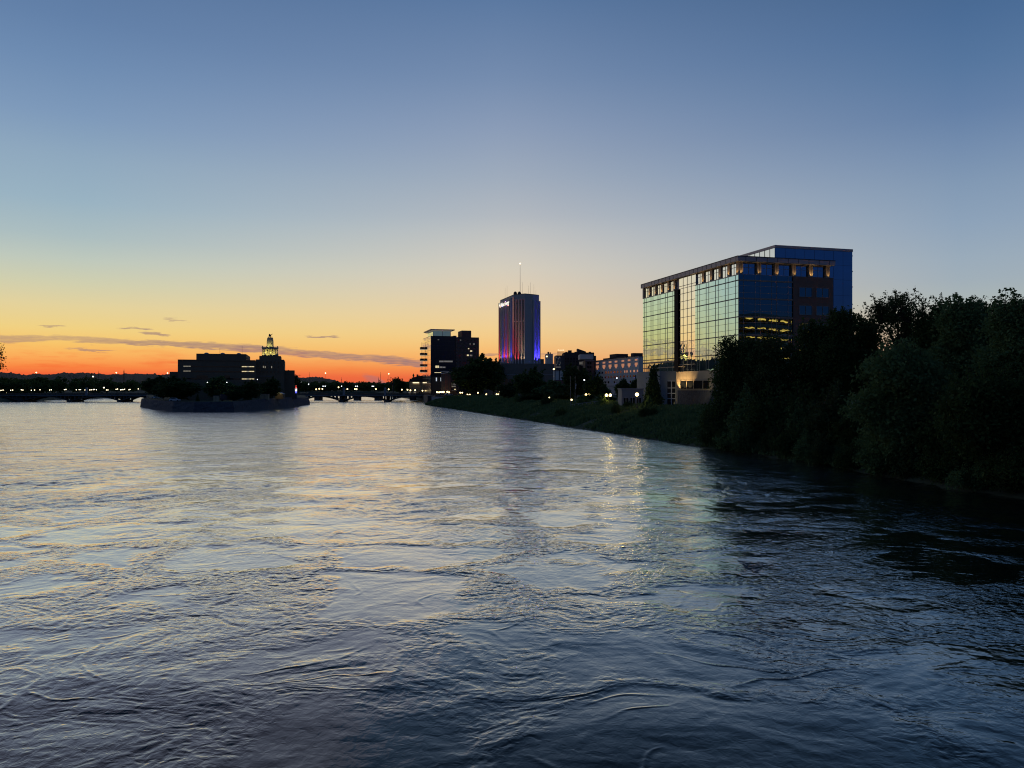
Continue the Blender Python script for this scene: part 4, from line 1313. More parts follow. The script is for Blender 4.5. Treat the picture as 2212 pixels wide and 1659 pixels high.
# ------------------------------------------------------------------ island
ISL = [(-190.6, 397.6), (-167.8, 360.7), (-143.5, 327.5), (-130.3, 317), (-114.4, 317), (-111.7, 348.6), (-113, 388), (-119.8, 456), (-147, 545), (-210, 800), (-290, 800), (-258, 545), (-207, 440)]
ITOP = [4.3, 4.2, 4.1, 4.1, 4.1, 4.9, 5.1, 3.9, 5, 5, 5, 5, 4.4]


def island():
    n = len(ISL)
    # densified battered wall
    V, Fq = [], []
    segs = []
    for i in range(n):
        a, b = np.array(ISL[i]), np.array(ISL[(i + 1) % n]); m = max(2, int(np.linalg.norm(b - a) / 2.0))
        for k in range(m):
            t = k / m; p = a + (b - a) * t; nr = np.array([(b - a)[1], -(b - a)[0]]); nr = nr / np.linalg.norm(nr)
            segs.append((p, nr, ITOP[i] + (ITOP[(i + 1) % n] - ITOP[i]) * t))
    ns = len(segs)
    for j, f in enumerate((-.3, .25, .5, .75, 1.0)):
        for p, nr, tz in segs:
            w = (1 - f) * .6 + .25 * float(pn(np.array(p[0] / 1.7 + j), np.array(p[1] / 1.7)))* (f < 1)
            V.append((p[0] - nr[0] * w * -1, p[1] - nr[1] * w * -1, tz * f))
    for j in range(4):
        for k in range(ns): Fq.append((j * ns + k, j * ns + (k + 1) % ns, (j + 1) * ns + (k + 1) % ns, (j + 1) * ns + k))
    cap = MB(); cap.v = V; cap.f = Fq
    o = cap.build('island_wall', M['island_stone'])
    tag(o, 'long blue grey stone retaining wall round the island', 'wall')
    top = MB()
    top.v = [(p[0] - nr[0] * .1, p[1] - nr[1] * .1, tz - .15) for p, nr, tz in segs]; top.f = [tuple(range(ns))]
    cen = MB()
    struct(top.build('island_ground', M['soil']))


island()


def city_hall():
    c0 = Vector((xat(384, 372), 372, 0))
    root = thing('city_hall', 'long dark stone hall on the island with a lit columned lantern tower', 'building', c0, ROT)
    def fx(px, py, t):
        q = c0 + Vv * t
        s, z = on_face((q.x, q.y), (U.x, U.y), px, py)
        return s, z
    def bx(p0, p1, pyt, t, depth, name, mt, zb=4.2, pyb=None):
        pm = (p0 + p1) / 2
        s0, s1 = fx(p0, pyt, t)[0], fx(p1, pyt, t)[0]
        z1 = fx(pm, pyt, t)[1]
        z0 = zb if pyb is None else fx(pm, pyb, t)[1]
        return MB().box(s0, s1, t, t + depth, z0, z1).build(name, mt, root)
    zm = fx(468, 778.5, 0)[1]
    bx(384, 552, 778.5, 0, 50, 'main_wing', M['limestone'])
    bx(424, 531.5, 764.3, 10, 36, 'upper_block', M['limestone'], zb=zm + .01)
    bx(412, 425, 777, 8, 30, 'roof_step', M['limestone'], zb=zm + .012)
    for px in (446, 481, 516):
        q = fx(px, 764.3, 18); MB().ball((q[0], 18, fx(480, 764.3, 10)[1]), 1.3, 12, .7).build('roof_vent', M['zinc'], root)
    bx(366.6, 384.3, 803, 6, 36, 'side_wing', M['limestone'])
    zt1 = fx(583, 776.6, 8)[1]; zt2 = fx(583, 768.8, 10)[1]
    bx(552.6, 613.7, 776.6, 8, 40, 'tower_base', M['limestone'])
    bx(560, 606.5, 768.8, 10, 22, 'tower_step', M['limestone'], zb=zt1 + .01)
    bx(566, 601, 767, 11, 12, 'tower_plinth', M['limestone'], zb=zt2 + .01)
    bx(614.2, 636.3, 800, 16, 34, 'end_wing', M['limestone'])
    bx(384, 552, 777.2, -.4, .38, 'cornice', M['limestone'], pyb=779)
    for py0, py1 in ((790.5, 793), (801, 804), (817, 819.6)):
        bx(402.5, 521.5, py0, -.08, .2, 'ribbon_window', M['dark_glass'], pyb=py1)
    bx(425, 449, 811, -.08, .2, 'window', M['dark_glass'], pyb=815.5); bx(484, 497, 811, -.08, .2, 'window', M['dark_glass'], pyb=819)
    for py in (791, 801.5):
        for k in range(3): bx(396.3 + k * 5.3, 401.2 + k * 5.3, py - .7, -.1, .2, 'lit_window', M['win_dim2'], pyb=py + .7)
    for py in (792, 802.3, 818.6):
        for k in range(5): bx(522.4 + k * 5.4, 527.3 + k * 5.4, py - .9, -.1, .2, 'lit_window', M['win_warm' if k != 2 else 'win_dim2'], pyb=py + .9)
    for p0, py in ((586, 793), (568, 792.5), (572, 793)): bx(p0, p0 + 1.5, py - 2, 7.86, .2, 'lit_window', M['win_dim2'], pyb=py + 2)
    for r_ in range(3):
        for q in range(6): bx(560 + q * 8, 562.5 + q * 8, 781 + r_ * 10, 7.88, .2, 'window', M['dark_glass'], pyb=785 + r_ * 10)
    bx(552, 590, 812, 7.7, .3, 'string_course', M['pale_concrete'], pyb=813)
    # lantern: drum with open columns, tapering shaft, statue
    cy = 16.0; cx = fx(583.5, 760, cy)[0]
    zb = fx(583, 767, 11)[1]
    LS_ = M['lantern_stone']
    MB().lathe((cx, cy, 0), [(4.1, zb + .01), (4.1, zb + .9), (3.7, zb + .95)], 24).build('drum_base', LS_, root)
    for k in range(16):
        a = 2 * math.pi * k / 16
        MB().tube((cx + 3.6 * math.cos(a), cy + 3.6 * math.sin(a), zb + .95), (cx + 3.6 * math.cos(a), cy + 3.6 * math.sin(a), zb + 3.2), .26, .22, 8).build('column', LS_, root)
    MB().lathe((cx, cy, 0), [(2.5, zb + .95), (2.5, zb + 3.2)], 16).build('drum_core', LS_, root)
    MB().lathe((cx, cy, 0), [(4.0, zb + 3.2), (4.15, zb + 3.9), (4.25, zb + 4.1)], 24).build('entablature', LS_, root)
    for k in range(8):
        a = 2 * math.pi * (k + .5) / 8; MB().box(cx + 4 * math.cos(a) - .2, cx + 4 * math.cos(a) + .2, cy + 4 * math.sin(a) - .2, cy + 4 * math.sin(a) + .2, zb + 4.11, zb + 4.8).build('finial', LS_, root)
    zs = zb + 4.1
    MB().lathe((cx, cy, 0), [(1.8, zs), (1.8, zs + .5), (1.68, zs + .6), (1.65, zs + 3.4), (1.48, zs + 4.4), (1.42, zs + 5.0)], 16).build('lantern_shaft', LS_, root)
    for k in range(4):
        a = math.pi / 4 + k * math.pi / 2; MB().box(cx + 1.25 * math.cos(a) - .16, cx + 1.25 * math.cos(a) + .16, cy + 1.25 * math.sin(a) - .16, cy + 1.25 * math.sin(a) + .16, zs + 5.01, zs + 5.6).build('finial', LS_, root)
    zt = zs + 5.0
    st = MB(); st.tube((cx, cy, zt), (cx, cy, zt + .6), .35, .25); st.ball((cx - .1, cy, zt + 1.15), .62, 10, 1.0); st.ball((cx - .35, cy, zt + 1.75), .3)
    st.tube((cx, cy, zt + 1.2), (cx + .95, cy, zt + 1.8), .22, .12); st.tube((cx + .95, cy, zt + 1.8), (cx + 1.25, cy, zt + 2.15), .13, .04)
    st.build('statue', M['dark_metal'], root, smooth=True)
    for px, py, t in ((475, 752, 16), (523, 747, 14)):
        q = fx(px, py, t); MB().tube((q[0], t, fx(px, 766, t)[1]), (q[0], t, q[1]), .07, .05, 5).build('antenna_mast', M['dark_metal'], root)
    ww = c0 + U * cx + Vv * cy
    gl = (1, .82, .24)
    for a in (-2.3, -1.57, -.85):
        spot((ww.x + 6.0 * math.cos(a), ww.y + 6.0 * math.sin(a), zb + .2), (ww.x, ww.y, zb + 1.4), 230, 75, gl)
    for a in (-2.2, -1.57, -.95): spot((ww.x + 3.3 * math.cos(a), ww.y + 3.3 * math.sin(a), zs + .15), (ww.x, ww.y, zs + 2.2), 130, 80, gl)
    for a in (-2.6, -2.0, -1.2, -.5): point((ww.x + 3.05 * math.cos(a), ww.y + 3.05 * math.sin(a), zb + 1.3), 40, gl, .15)


M['lantern_stone'] = mat('lantern_stone', (.45, .43, .34), .85, .2, .8)
city_hall()

# island trees, kiosk, vehicles
ISLT = [(0, 388, 818, 38, 345, 'big round dark tree on the island wall before the hall', 4.0), (1, 352, 828, 20, 365, 'smaller round tree beside the big one at the island corner', 4.1),
        (1, 338, 815, 26, 425, 'tree at the island corner by the parked white cars', 4.3), (2, 478, 817, 32, 356, 'pale tree with thin foliage before the middle of the hall', 4.0),
        (0, 536, 826, 24, 340, 'dark tree on the wall below the lit strip windows', 4.0), (0, 583, 820, 20, 362, 'dark tree beside the gabled kiosk on the island', 4.5),
        (1, 612, 806, 28, 410, 'tall dark tree hiding the end wing of the hall', 4.4), (0, 637, 812, 14, 430, 'dark tree behind the red white and blue light pillar', 4.2),
        (3, 427, 852, 4.5, 335, 'small clipped dark conifer on the island lawn', 4.0), (1, 508, 842, 18, 338, 'low dark bushy tree beside the box truck on the island', 4.0)]
for k, px, pt, hw, d, lb, zb in ISLT: mid_tree(k, px, pt, hw, d, lb, zb, 'island_tree')

kd = 370
kr = thing('kiosk', 'small gabled stone kiosk on the island wall', 'kiosk', (xat(605, kd), kd, 4.8))
MB().box(-1.9, 1.9, -1.5, 1.5, -.3, 2.0).build('wall', M['limestone'], kr)
m = MB(); m.add([(-2.2, -1.8, 2.01), (2.2, -1.8, 2.01), (2.2, 1.8, 2.01), (-2.2, 1.8, 2.01), (0, -1.8, 3.0), (0, 1.8, 3.0)], [(0, 1, 4), (2, 3, 5), (0, 4, 5, 3), (1, 2, 5, 4), (0, 3, 2, 1)]); m.build('roof', M['zinc'], kr)
for (px, py, w, h, lb) in ((571.5, 858, 4, 2.2, 'pale yellow electrical cabinet pair beside the kiosk tree'), (467.5, 861, 2.2, 2.0, 'pale yellow utility box by the box truck')):
    d = 352 if px > 500 else 332
    b = thing('utility_cabinet', lb, 'cabinet', (xat(px, d), d, 4.3 if px < 500 else 4.7))
    MB().box(-w / 2, w / 2, -.6, .6, -.3, h).build('housing', M['wall_warm'], b); MB().box(-.05, .05, -.66, -.59, -.2, h - .1).build('door_gap', M['dark_metal'], b)
    MB().box(-w / 2 - .1, w / 2 + .1, -.7, .7, h + .005, h + .12).build('lid', M['zinc'], b)


def car(loc, rz, mt, label, name='parked_car', van=False, group=None):
    r = thing(name, label, 'car' if not van else 'truck', loc, rz, group)
    if van:
        MB().box(-3.2, 1.6, -1.1, 1.1, .55, 3.0).build('cargo_box', mt, r)
        m = MB(); m.prism([(1.65, -1.05), (3.3, -1.05), (3.3, 1.05), (1.65, 1.05)], .5, [2.3, 1.5, 1.5, 2.3]); m.build('cab', mt, r)
        MB().box(1.9, 2.6, -1.07, 1.07, 1.5, 1.95).build('cab_window', M['dark_glass'], r)
        wx = (-2.2, 2.4)
    else:
        m = MB(); m.prism([(-2.2, -.85), (2.2, -.85), (2.2, .85), (-2.2, .85)], .3, [.95, .8, .8, .95]); m.build('body', mt, r)
        m = MB(); v = [(-1.9, -.8, .9), (1.1, -.8, .84), (1.1, .8, .84), (-1.9, .8, .9), (-1.3, -.65, 1.45), (.4, -.65, 1.45), (.4, .65, 1.45), (-1.3, .65, 1.45)]
        m.add(v, [(0, 3, 2, 1), (4, 5, 6, 7), (0, 1, 5, 4), (1, 2, 6, 5), (2, 3, 7, 6), (3, 0, 4, 7)]); m.build('cabin', mt, r)
        m = MB(); m.add([(-1.6, -.79, .98), (.85, -.79, .95), (.3, -.70, 1.36), (-1.2, -.70, 1.36)], [(0, 1, 2, 3)]); m.add([(-1.6, .79, .98), (.85, .79, .95), (.3, .70, 1.36), (-1.2, .70, 1.36)], [(3, 2, 1, 0)]); m.build('side_window', M['dark_glass'], r)
        wx = (-1.35, 1.35)
    for x in wx:
        for y in (-.8, .8): MB().tube((x, y - .12, .33), (x, y + .12, .33), .33, .33, 12).build('wheel', M['rubber'], r)
    return r


car((xat(333, 384), 386, 4.45), 2.9, M['car_white'], 'white car parked at the island corner, farther from the big tree')
car((xat(343.5, 384), 384, 4.45), 2.6, M['car_white'], 'white car parked at the island corner, touching the edge of the big tree')
car((xat(378, 334), 334, 4.05), .1, M['car_white'], 'pale car half hidden beneath the big round island tree')
car((xat(492, 338), 338, 4.1), .5, M['car_dark'], 'dark box truck parked on the island lawn before the hall', 'box_truck', True)
for px, d, mt, lb in ((951, 450, 'car_dark', 'dark car parked behind the low wall, first from the bridge end'), (969, 448, 'car_white', 'pale car parked behind the low wall in front of the pale shop front'), (996, 448, 'car_dark', 'dark car parked behind the low wall under the wide tree'),
                      (1013, 452, 'car_red', 'dull red car parked behind the low wall beside the tree trunk')):
    car((xat(px, d), d, 5.3), .35 if mt != 'car_dark' else .2, M[mt], lb)

# light pillar and lawn lamps on the island
pr = thing('light_pillar', 'slender pillar glowing red, white and blue at the island tip', 'sculpture', (xat(639.5, 412), 412, 6.4))
MB().lathe((0, 0, 0), [(.7, -2.6), (.6, .3), (.45, .6)], 12).build('base', M['concrete'], pr)
MB().lathe((0, 0, 0), [(.42, .61), (.5, 1.6)], 12).build('blue_segment', M['glow_blue'], pr)
MB().lathe((0, 0, 0), [(.5, 1.61), (.5, 3.0)], 12).build('white_segment', M['glow_white'], pr)
MB().lathe((0, 0, 0), [(.5, 3.01), (.25, 4.5), (.05, 5.0)], 12).build('red_segment', M['glow_red'], pr)


# ------------------------------------------------------------------ bridges
def arch_bridge(name, label, d, piers, x_left, x_right, zdeck, pylons=(), width=15.0, hollow=()):
    root = thing(name, label, 'bridge', (0, d, 0))
    MB().box(x_left, x_right, 0, width, zdeck - .9, zdeck).build('deck', M['bridge_stone'], root)
    for yy_ in (-.15, width - .15):
        rl = MB(); rl.box(x_left, x_right, yy_, yy_ + .3, zdeck + .85, zdeck + 1.1); rl.box(x_left, x_right, yy_, yy_ + .3, zdeck + .002, zdeck + .2)
        for x in np.arange(x_left, x_right, 1.1): rl.box(x, x + .55, yy_ + .04, yy_ + .26, zdeck + .2, zdeck + .86)
        rl.build('parapet_railing', M['bridge_stone'], root)
    MB().box(x_left, x_right, -.3, -.01, zdeck - .55, zdeck - .2).build('cornice', M['pale_concrete'], root)
    for x in piers:
        m = MB(); m.prism([(x - 1.6, -.8), (x + 1.6, -.8), (x + 1.6, width + .5), (x - 1.6, width + .5)], -2, 1.3); m.build('pier', M['bridge_stone'], root)
    for a, b in zip(piers[:-1], piers[1:]):
        c, hw = (a + b) / 2, (b - a) / 2 - 1.2
        for y0 in (0, width - 4.2):
            m = MB(); n = 18
            top = lambda t: 1.0 + (zdeck - .95 - 1.0) * math.sqrt(max(0, 1 - t * t)) ** 1.0
            for k in range(n):
                t0, t1 = -1 + 2 * k / n, -1 + 2 * (k + 1) / n
                x0, x1 = c + hw * t0, c + hw * t1
                za, zb_ = 1.0 + (zdeck - 1.95) * (1 - t0 * t0), 1.0 + (zdeck - 1.95) * (1 - t1 * t1)
                th = .55
                m.add([(x0, y0, za - th), (x1, y0, zb_ - th), (x1, y0 + 4.2, zb_ - th), (x0, y0 + 4.2, za - th), (x0, y0, za), (x1, y0, zb_), (x1, y0 + 4.2, zb_), (x0, y0 + 4.2, za)],
                      [(0, 3, 2, 1), (4, 5, 6, 7), (0, 1, 5, 4), (2, 3, 7, 6)])
            m.build('arch_rib', M['bridge_stone'], root)
            sc_ = MB()
            for t in (-.86, -.68, -.5, .5, .68, .86):
                x = c + hw * t; z = 1.0 + (zdeck - 1.95) * (1 - t * t)
                sc_.box(x - .3, x + .3, y0 + .15, y0 + 4.0, z - .2, zdeck - .9)
            sc_.build('spandrel_post', M['bridge_stone'], root)
        w = MB(); w.box(a - .3, a + .3, 1, width - 1, 1.31, zdeck - .92); w.build('cross_wall', M['bridge_stone'], root)
    for x in pylons:
        MB().box(x - .75, x + .75, -.4, .35, zdeck - .6, zdeck + 4.6).box(x - .55, x + .55, -.3, .25, zdeck + 4.61, zdeck + 5.1).build('pylon', M['pale_concrete'], root)
    return root


D1 = 540.0
lx = lambda p: xat(p, D1)
arch_bridge('arch_bridge', 'long concrete arch bridge crossing the wide channel between the far shore and the island', D1, [lx(-58), lx(45), lx(150), lx(259), lx(330)], lx(-58), lx(330), 4.9, pylons=(lx(187),))
arch_bridge('arch_bridge', 'shorter concrete arch bridge with two pylons between the island tip and the theatre', D1 + .0, [lx(640), lx(736.5), lx(834.7), lx(932)], lx(630), lx(919), 4.9, pylons=(lx(743), lx(832)))


def beam_bridge():
    d = 605.0
    root = thing('beam_bridge', 'low flat bridge on square piers glimpsed beneath the pylon bridge', 'bridge', (0, d, 0))
    MB().box(xat(600, d), xat(930, d), 0, 12, 3.2, 4.3).build('deck', M['bridge_stone'], root)
    for p in (634, 684, 769, 814, 890):
        x = xat(p, d); MB().box(x - 2, x + 2, .3, 11.5, -2, 2.6).box(x - 3, x + 3, .2, 11.7, 2.61, 3.19).build('pier', M['bridge_stone'], root)


beam_bridge()
# abutment, river walls
ab = tag(MB().prism([(xat(914, 510), 512), (xat(923.5, 470), 470), (xat(935, 472), 475), (-52, 556), (-63, 556)], -1.5, 5.0).build('bridge_abutment', M['bridge_stone']), 'grey stone abutment where the pylon bridge meets the grassy bank', 'abutment')
rw = thing('retaining_wall', 'long pale low retaining wall behind the grassy bank, below the parked cars', 'wall', (0, 0, 0))
p0, p1, p2 = at(933, 0, 452), at(962, 0, 440), at(1013, 0, 434)
for a, b in ((p0, p1), (p1, p2)):
    a, b = Vector((a.x, a.y, 4.4)), Vector((b.x, b.y, 4.4))
    MB().bar(a - Vector((0, 0, .8)), b - Vector((0, 0, .8)), .5, 2.2).build('wall_panel', M['pale_concrete'], rw)
    rb = MB(); rb.bar(a + Vector((0, 0, 1.2)), b + Vector((0, 0, 1.2)), .08, .1)
    for k in range(12):
        q = a.lerp(b, k / 11); rb.box(q.x - .05, q.x + .05, q.y - .05, q.y + .05, q.z + .31, q.z + 1.2)
    rb.build('guard_rail', M['metal'], rw)
lw_ = tag(MB().prism([(-360, 541), (lx(43), 541), (lx(43), 560), (-360, 560)], -1.5, 4.5).build('bridge_abutment', M['bridge_stone']), 'dark abutment wall at the far shore end of the long arch bridge', 'abutment')

# far shore hall lit under its eaves
fs = thing('riverside_pavilion', 'low lit building with a pale roof line on the far shore beyond the long bridge', 'building', (xat(-60, 580), 580, 4.4))
MB().box(0, 35, 0, 14, 0, 5.2).build('wall', M['wall_warm'], fs); MB().box(-.8, 35.5, -.8, 15, 5.25, 5.9).build('roof', M['white_wall'], fs)
for k, x in enumerate((4, 9, 14, 19, 25.5, 27.5, 30, 32.5)): MB().box(x, x + (1.0 if k % 3 else 1.6), -.1, .1, .3, 3.2 if k % 2 else 2.0).build('lit_window', M['win_warm'] if k % 3 else M['win_dim2'], fs)


# ------------------------------------------------------------------ lamps
def lamp_proto(name, h, r, gm, label, group, twin=False):
    root = thing(name, label, 'street lamp', (0, 0, 0), 0, group)
    MB().lathe((0, 0, 0), [(.16, 0), (.16, .4), (.08, .6), (.055, h - r * .9)], 8).build('post', M['dark_metal'], root)
    if twin:
        MB().bar((-.55, 0, h - r * 1.2), (.55, 0, h - r * 1.2), .07, .07).build('arm', M['dark_metal'], root)
        for s in (-.55, .55): MB().ball((s, 0, h - .02), r, 12).build('globe', gm, root)
    else:
        MB().ball((0, 0, h), r, 12).build('globe', gm, root)
    return root


class Lamps:
    def __init__(s, name, h, r, gm, label, group, twin=False): s.a = (name, h, r, gm, label, group, twin); s.p = None; s.h = h
    def put(s, px, py, d, label=None, zb=None):
        z = zat(py, d)
        loc = (xat(px, d), d, z - s.h)
        if s.p is None:
            s.p = lamp_proto(*s.a); s.p.location = loc
            if label: s.p['label'] = label
            return s.p
        return dup(s.p, loc, 0, 1, label)


LB = Lamps('street_lamp', 3.6, .29, M['lamp_white'], 'white globe street lamp shining along the long arch bridge', 'lamps along the long arch bridge')
for x, y in [(12, 907), (38, 903), (133, 906), (158, 903), (265, 900), (285, 903), (390, 905), (430, 903), (498, 900), (618, 903), (638, 900), (802, 898), (820, 895), (950, 900), (985, 898), (1002, 897), (1058, 902), (1118, 902), (1135, 900), (1160, 898), (1175, 896), (1200, 900),
             (1325, 902), (1343, 902), (1445, 894), (1462, 890), (1500, 900), (1517, 899), (1530, 898), (1549, 893), (1605, 900), (1618, 896), (1720, 889), (1875, 902), (1892, 901)]:
    px, py = c1(x, y); LB.put(px, py, 546)
LB2 = Lamps('street_lamp', 3.6, .48, M['lamp_soft'], 'warm globe street lamp shining along the pylon bridge', 'lamps along the pylon bridge')
for x, y in [(350, 1042), (395, 1035), (440, 1037), (675, 1013), (803, 1040), (912, 1040), (937, 1040), (1217, 1040), (1402, 1043), (1594, 1048)]:
    px, py = c3(x, y); LB2.put(px, py, 543)
LB3 = Lamps('street_lamp', 3.6, .42, M['lamp_cool'], 'small cool white lamp far behind the pylon bridge', 'cool lamps behind the pylon bridge')
for x, y in [(450, 997), (480, 997), (718, 998), (925, 998), (948, 998), (1163, 998), (1183, 1000), (130, 936), (240, 968)]:
    px, py = c3(x, y); LB3.put(px, py, 690)
LT = Lamps('street_lamp', 3.7, .5, M['lamp_soft'], 'warm globe lamp on the promenade before the theatre and shop fronts', 'lamps on the theatre promenade')
for x, y in [(20, 1277), (72, 1287), (155, 1283), (285, 1293), (540, 1318), (580, 1322), (610, 1317), (640, 1314), (660, 1316), (722, 1312), (755, 1322)]:
    px, py = c4(x, y); LT.put(px, py, 492 if x > 300 else 548)
LP = Lamps('street_lamp', 3.6, .38, M['lamp_soft'], 'bright lamp on the lawn before the wide dark tree', 'lamps on the lawn by the wide tree')
for x, y in [(952, 1328), (987, 1328), (1080, 1362), (1120, 1363), (1265, 1330), (1412, 1357), (1593, 1356), (1622, 1356)]:
    px, py = c4(x, y); LP.put(px, py, 425)
# tall masts seen over the hills
LH = Lamps('light_mast', 14, .55, M['lamp_soft'], 'tall slim light mast far away, rising over the dark hills', 'tall light masts over the hills')
for px, py in (c1(452, 685), c1(1448, 687), c1(2085, 692), c3(485, 808), c3(1403, 817)):
    LH.put(px, py, 700)
LS = Lamps('street_lamp', 6, .6, M['lamp_white'], 'lone white lamp among the dark hillside trees', 'lone lamps on the hillside')
for px, py in (c1(200, 765), c1(1158, 735), c1(445, 870), c1(1293, 873), c1(1880, 850)): LS.put(px, py, 720)

# globes of the near promenade
TW = Lamps('globe_lamp', 3.4, .40, M['lamp_warm'], 'twin globe lamp shining over the glowing bush', None, True)
px, py = c6(1207, 1109); o1 = TW.put(px, py, 222)
px, py = c6(806, 1104); o2 = TW.put(px, py, 262, 'twin globe lamp beside the tall flag poles')
for o in (o1, o2):
    point(o.location + Vector((0, -.9, 3.3)), 150, (1, .75, .25), .4)
SG = Lamps('globe_lamp', 3.3, .42, M['lamp_warm'], 'single bright globe lamp in front of the small stone pavilion', None)
px, py = c6(1760, 1098); o3 = SG.put(px, py, 186)
point(o3.location + Vector((-.3, -.9, 3.2)), 90, (1, .75, .25), .4)
GL = Lamps('garden_lamp', 1.6, .28, M['lamp_soft'], 'low garden lamp on the grassy bank below the shed', None)
px, py = c6(65, 1160); GL.put(px, py, 262)
px, py = c6(495, 1200); GL.put(px, py, 236, 'low garden lamp at the foot of the flag poles')
PLM = Lamps('pole_lamp', 9.2, .22, M['lamp_cool'], 'tall slim pole lamp beside the twin globe lamp', None)
px, py = c6(740, 817); PLM.put(px, py, 250)
px, py = c6(1372, 779); q = PLM.put(px, py, 300, 'white pole lamp glowing before the white building')
WLp = thing('wall_lamp', 'round yellow lamp on a bracket at the podium corner', 'lamp', at(*c6(150, 605), 440))
MB().ball((0, 0, 0), .45).build('globe', M['lamp_soft'], WLp); MB().bar((0, 0, -.5), (1.4, 0, -.6), .12, .12).build('bracket', M['dark_metal'], WLp)
MB().tube((1.4, 0, -.6), (1.4, 0, 4.5 - WLp.location.z), .1).build('post', M['dark_metal'], WLp)
LI = Lamps('lawn_lamp', 3.4, .19, M['lamp_cool'], 'thin white lamp on the island lawn', 'lamps on the island lawn')
for px, py, d in ((556, 819.5, 372), (490, 826, 350), (448, 826, 352), (628, 820, 425), (646, 823, 452)): LI.put(px, py, d)

for px, py, d, e in ((466, 845, 357, 60), (503, 850, 347, 45), (600, 851, 366, 35)):
    point(at(px, py, d), e, (1, .85, .4), .3)      # added warm lights without fixtures, brightening the lawn and foliage
# flagpoles
for cx, d, lb, flag in ((473, 236, 'bare pale flagpole standing on the bank', False), (563, 240, 'pale flagpole with a limp hanging flag', True)):
    px, pt = c6(cx, 742 if flag else 750); zt = zat(pt, d); x = xat(px, d); zb = ground_z(x, d)
    fp = thing('flagpole', lb, 'flagpole', (x, d, zb - .1))
    MB().lathe((0, 0, 0), [(.13, 0), (.12, .3), (.09, .4), (.045, zt - zb)], 8).build('pole', M['metal'], fp)
    MB().ball((0, 0, zt - zb + .1), .12).build('finial', M['metal'], fp)
    if flag:
        m = MB(); n = 7; vv = []
        for i in range(n):
            for j in (0, 1): vv.append((.06 + j * .28 + .05 * math.sin(i), .08 * math.sin(i * 1.7 + j), zt - zb - 2.2 - i * .28))
        m.add(vv, [(2 * i, 2 * i + 1, 2 * i + 3, 2 * i + 2) for i in range(n - 1)])
        f = m.build('flag', M['cloth'], fp); md = f.modifiers.new('thick', 'SOLIDIFY'); md.thickness = .03

# terrace railing and benches behind the bank
tr = thing('terrace_railing', 'pale timber terrace railing along the top of the bank below the flag poles', 'railing', (0, 0, 0))
m = MB()
a, b = at(*c6(480, 1340), 226), at(*c6(1010, 1305), 222)
a.z = ground_z(a.x, a.y); b.z = ground_z(b.x, b.y)
for k in range(8):
    q = a.lerp(b, k / 7); m.box(q.x - .07, q.x + .07, q.y - .07, q.y + .07, q.z - .3, q.z + 1.25)
m.bar(a + Vector((0, 0, 1.3)), b + Vector((0, 0, 1.3)), .14, .1); m.bar(a + Vector((0, 0, .75)), b + Vector((0, 0, .75)), .06, .08)
m.build('rail', M['pale_concrete'], tr)

# small stone pavilion
def pavilion():
    d = 203.0
    x0, x1 = xat(1343, d), xat(1390, d)
    r = thing('stone_pavilion', 'small flat roofed stone pavilion with dark windows at the top of the bank', 'building', (x0, d, 4.9))
    w = x1 - x0; h = zat(839, d) - 4.9
    MB().box(0, w, 0, 7, -.5, h - .25).build('wall', M['grey_stone'], r); MB().box(-.15, w + .15, -.15, 7.1, h - .245, h).build('roof_coping', M['pale_concrete'], r)
    for a, b in ((40, 122), (168, 252), (290, 370)):
        xa, xb = a / 420 * w, b / 420 * w
        g = MB().box(xa, xb, -.06, .1, .6, 2.5).build('window', M['dark_glass'], r)
        MB().box((xa + xb) / 2 - .05, (xa + xb) / 2 + .05, -.12, -.05, .6, 2.5).box(xa, xb, -.115, -.055, 2.45, 2.55).build('window_frame', M['white_frame'], g)


pavilion()

# loop sculpture behind the bridge
sr = thing('loop_sculpture', 'tall sculpture of steel loops fanning like petals beyond the pylon bridge', 'sculpture', (xat(849, 640), 640, 4))
zb = zat(831, 640) - 4
MB().tube((0, 0, 0), (0, 0, zb + .6), .5, .4).build('stem', M['dark_metal'], sr)
for k, a in enumerate((-72, -45, -18, 18, 45, 72)):
    L_ = 6.6 if abs(a) < 60 else 5.6
    m = MB(); n = 18; pts = []
    for i in range(n):
        t = 2 * math.pi * i / n
        u_, v_ = L_ / 2 * (1 - math.cos(t)), .95 * math.sin(t)
        pts.append(Vector((u_ * math.sin(R(a)) + v_ * math.cos(R(a)), .15 * (k - 3), zb + u_ * math.cos(R(a)) - v_ * math.sin(R(a)))))
    for i in range(n): m.tube(pts[i], pts[(i + 1) % n], .13, .13, 5)
    m.build('loop', M['dark_metal'], sr)
mid_tree(0, 866, 819, 12, 600, 'round dark tree beside the loop sculpture', 4.4)

# radio masts on the horizon
for k, (px, pt, w, lb) in enumerate(((212.7, 804.7, .8, 'stubby thin mast on the dark hills, apart from the others'), (268, 800.5, 1.6, 'twin antenna mast standing on the hill ridge'), (668.8, 807.8, .45, 'hair thin radio mast beside the island light pillar'),
                                     (737.7, 818.5, .7, 'short mast above the arch bridge pylon by the island'), (822, 807.5, .5, 'hair thin radio mast beside the loop sculpture'), (818, 817.5, .8, 'short mast just beside the hair thin mast near the loop sculpture'))):
    d = 1300
    rm = thing('radio_mast', lb, 'mast', (xat(px, d), d, 4))
    m = MB(); h = zat(pt, d) - 4
    for sx, sy in ((-.5, -.5), (.5, -.5), (0, .5)): m.tube((sx * w * 1.2, sy * w * 1.2, 0), (sx * w * .5, sy * w * .5, h), w * .28, w * .2, 5)
    for q in range(1, 12): m.box(-w * .55, w * .55, -w * .55, w * .55, h * q / 12, h * q / 12 + w * .3)
    m.build('lattice', M['dark_metal'], rm)
    MB().tube((0, 0, h - .5), (0, 0, h + 3), .15).build('tip', M['dark_metal'], rm)

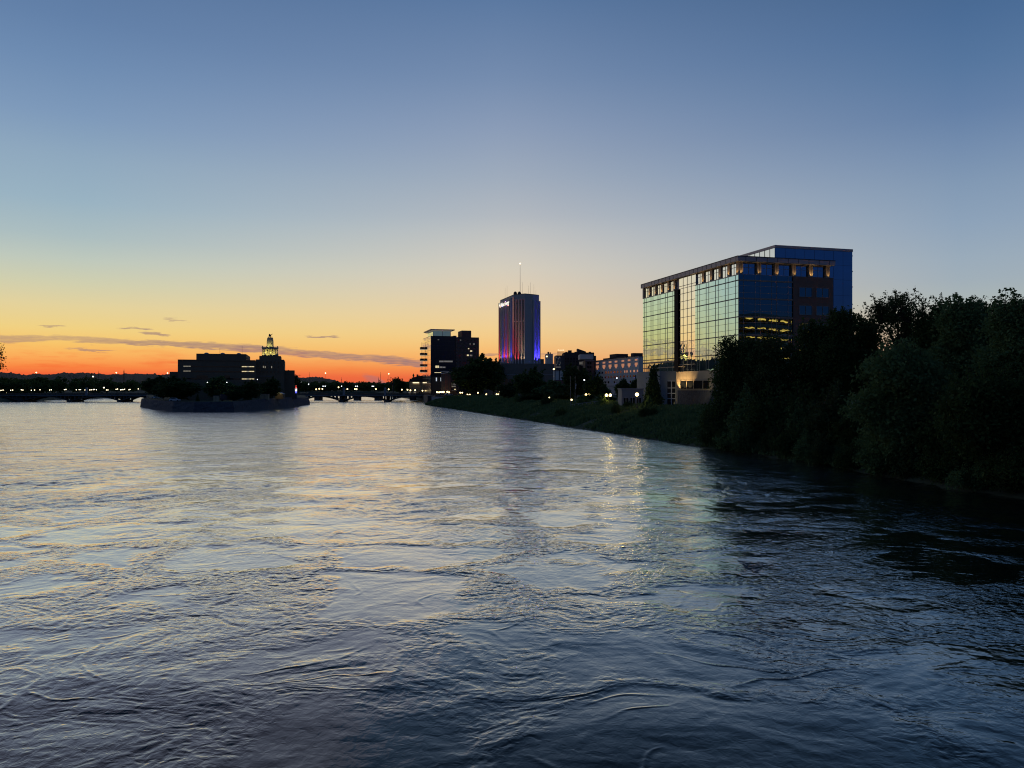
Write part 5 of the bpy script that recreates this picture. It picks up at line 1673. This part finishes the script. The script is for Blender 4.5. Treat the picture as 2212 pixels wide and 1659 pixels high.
# far woods on both shores and along the valley
def far_wood():
    g = np.random.default_rng(91)
    C = []
    def clump(x, y, h, r, n=26):
        d = g.normal(0, 1, (n, 3)); d /= np.linalg.norm(d, axis=1, keepdims=True)
        C.append(np.array([x, y, 4.2 + h * .55]) + d * np.array([r, r, h * .45]) * (g.random((n, 1)) ** .4))
    for k in range(760):
        y = g.uniform(620, 1350); az = g.uniform(-46, 4); x = math.tan(R(az)) * y
        if y < 1100 and float(bankL(y)) - 0 < x < float(bankR(y)) + 3: continue
        clump(x, y, g.uniform(9, 16), g.uniform(5, 8))
    for k in range(120):
        y = g.uniform(1105, 1300); az = g.uniform(-20, -2); clump(math.tan(R(az)) * y, y, g.uniform(9, 15), g.uniform(5, 9))
    for k in range(150):
        y = g.uniform(120, 620); x = float(bankL(y)) - g.uniform(14, 160)
        clump(x, y, g.uniform(9, 16), g.uniform(4, 7), 40)
    for k in range(60):
        y = g.uniform(560, 620); x = g.uniform(-470, -365); clump(x, y, g.uniform(8, 13), g.uniform(4, 6))
    Cc = np.concatenate(C)
    V, Fq = leaves(Cc, 9, 1.5, 1.5, g)
    stuff(mesh_np('far_woods', V, Fq, M['leaf']))


far_wood()

# one tree on the far bank whose boughs reach into the frame
g = np.random.default_rng(101)
lt_ = thing('bank_tree', 'leafy tree whose boughs reach into the frame above the far hills', 'tree', (-173.5, 240, 3.5))
tree_parts(lt_, 23, [(0, 0, 15, 8, 8, 6), (7.5, 0, 17.2, 8, 6, 4.2), (9.5, 1, 13.5, 7, 5, 2.6), (3, 0, 20, 7, 6, 3.0), (-6, 0, 14, 7, 7, 5)], 520, 22, .32, .75, g, M['leaf'], .5, 30)


# ------------------------------------------------------------------ camera and render settings
cam = bpy.data.cameras.new('camera'); co = bpy.data.objects.new('camera', cam); COL.objects.link(co)
co.location = (0, 0, CAMZ); co.rotation_euler = (R(90), 0, 0)
cam.sensor_width = 36; cam.lens = F / 2212 * 36; cam.shift_y = (HOR - 829.5) / 2212
cam.clip_end = 20000; cam.clip_start = .5
SC.camera = co
SC.render.engine = 'CYCLES'
SC.view_settings.view_transform = 'Standard'; SC.view_settings.look = 'None'; SC.view_settings.exposure = 0; SC.view_settings.gamma = 1
SC.cycles.use_denoising = True
SC.cycles.filter_width = 1.1
SC.cycles.sample_clamp_indirect = 12
SC.cycles.max_bounces = 6
SC.cycles.glossy_bounces = 4
SC.cycles.caustics_reflective = False
SC.cycles.caustics_refractive = False
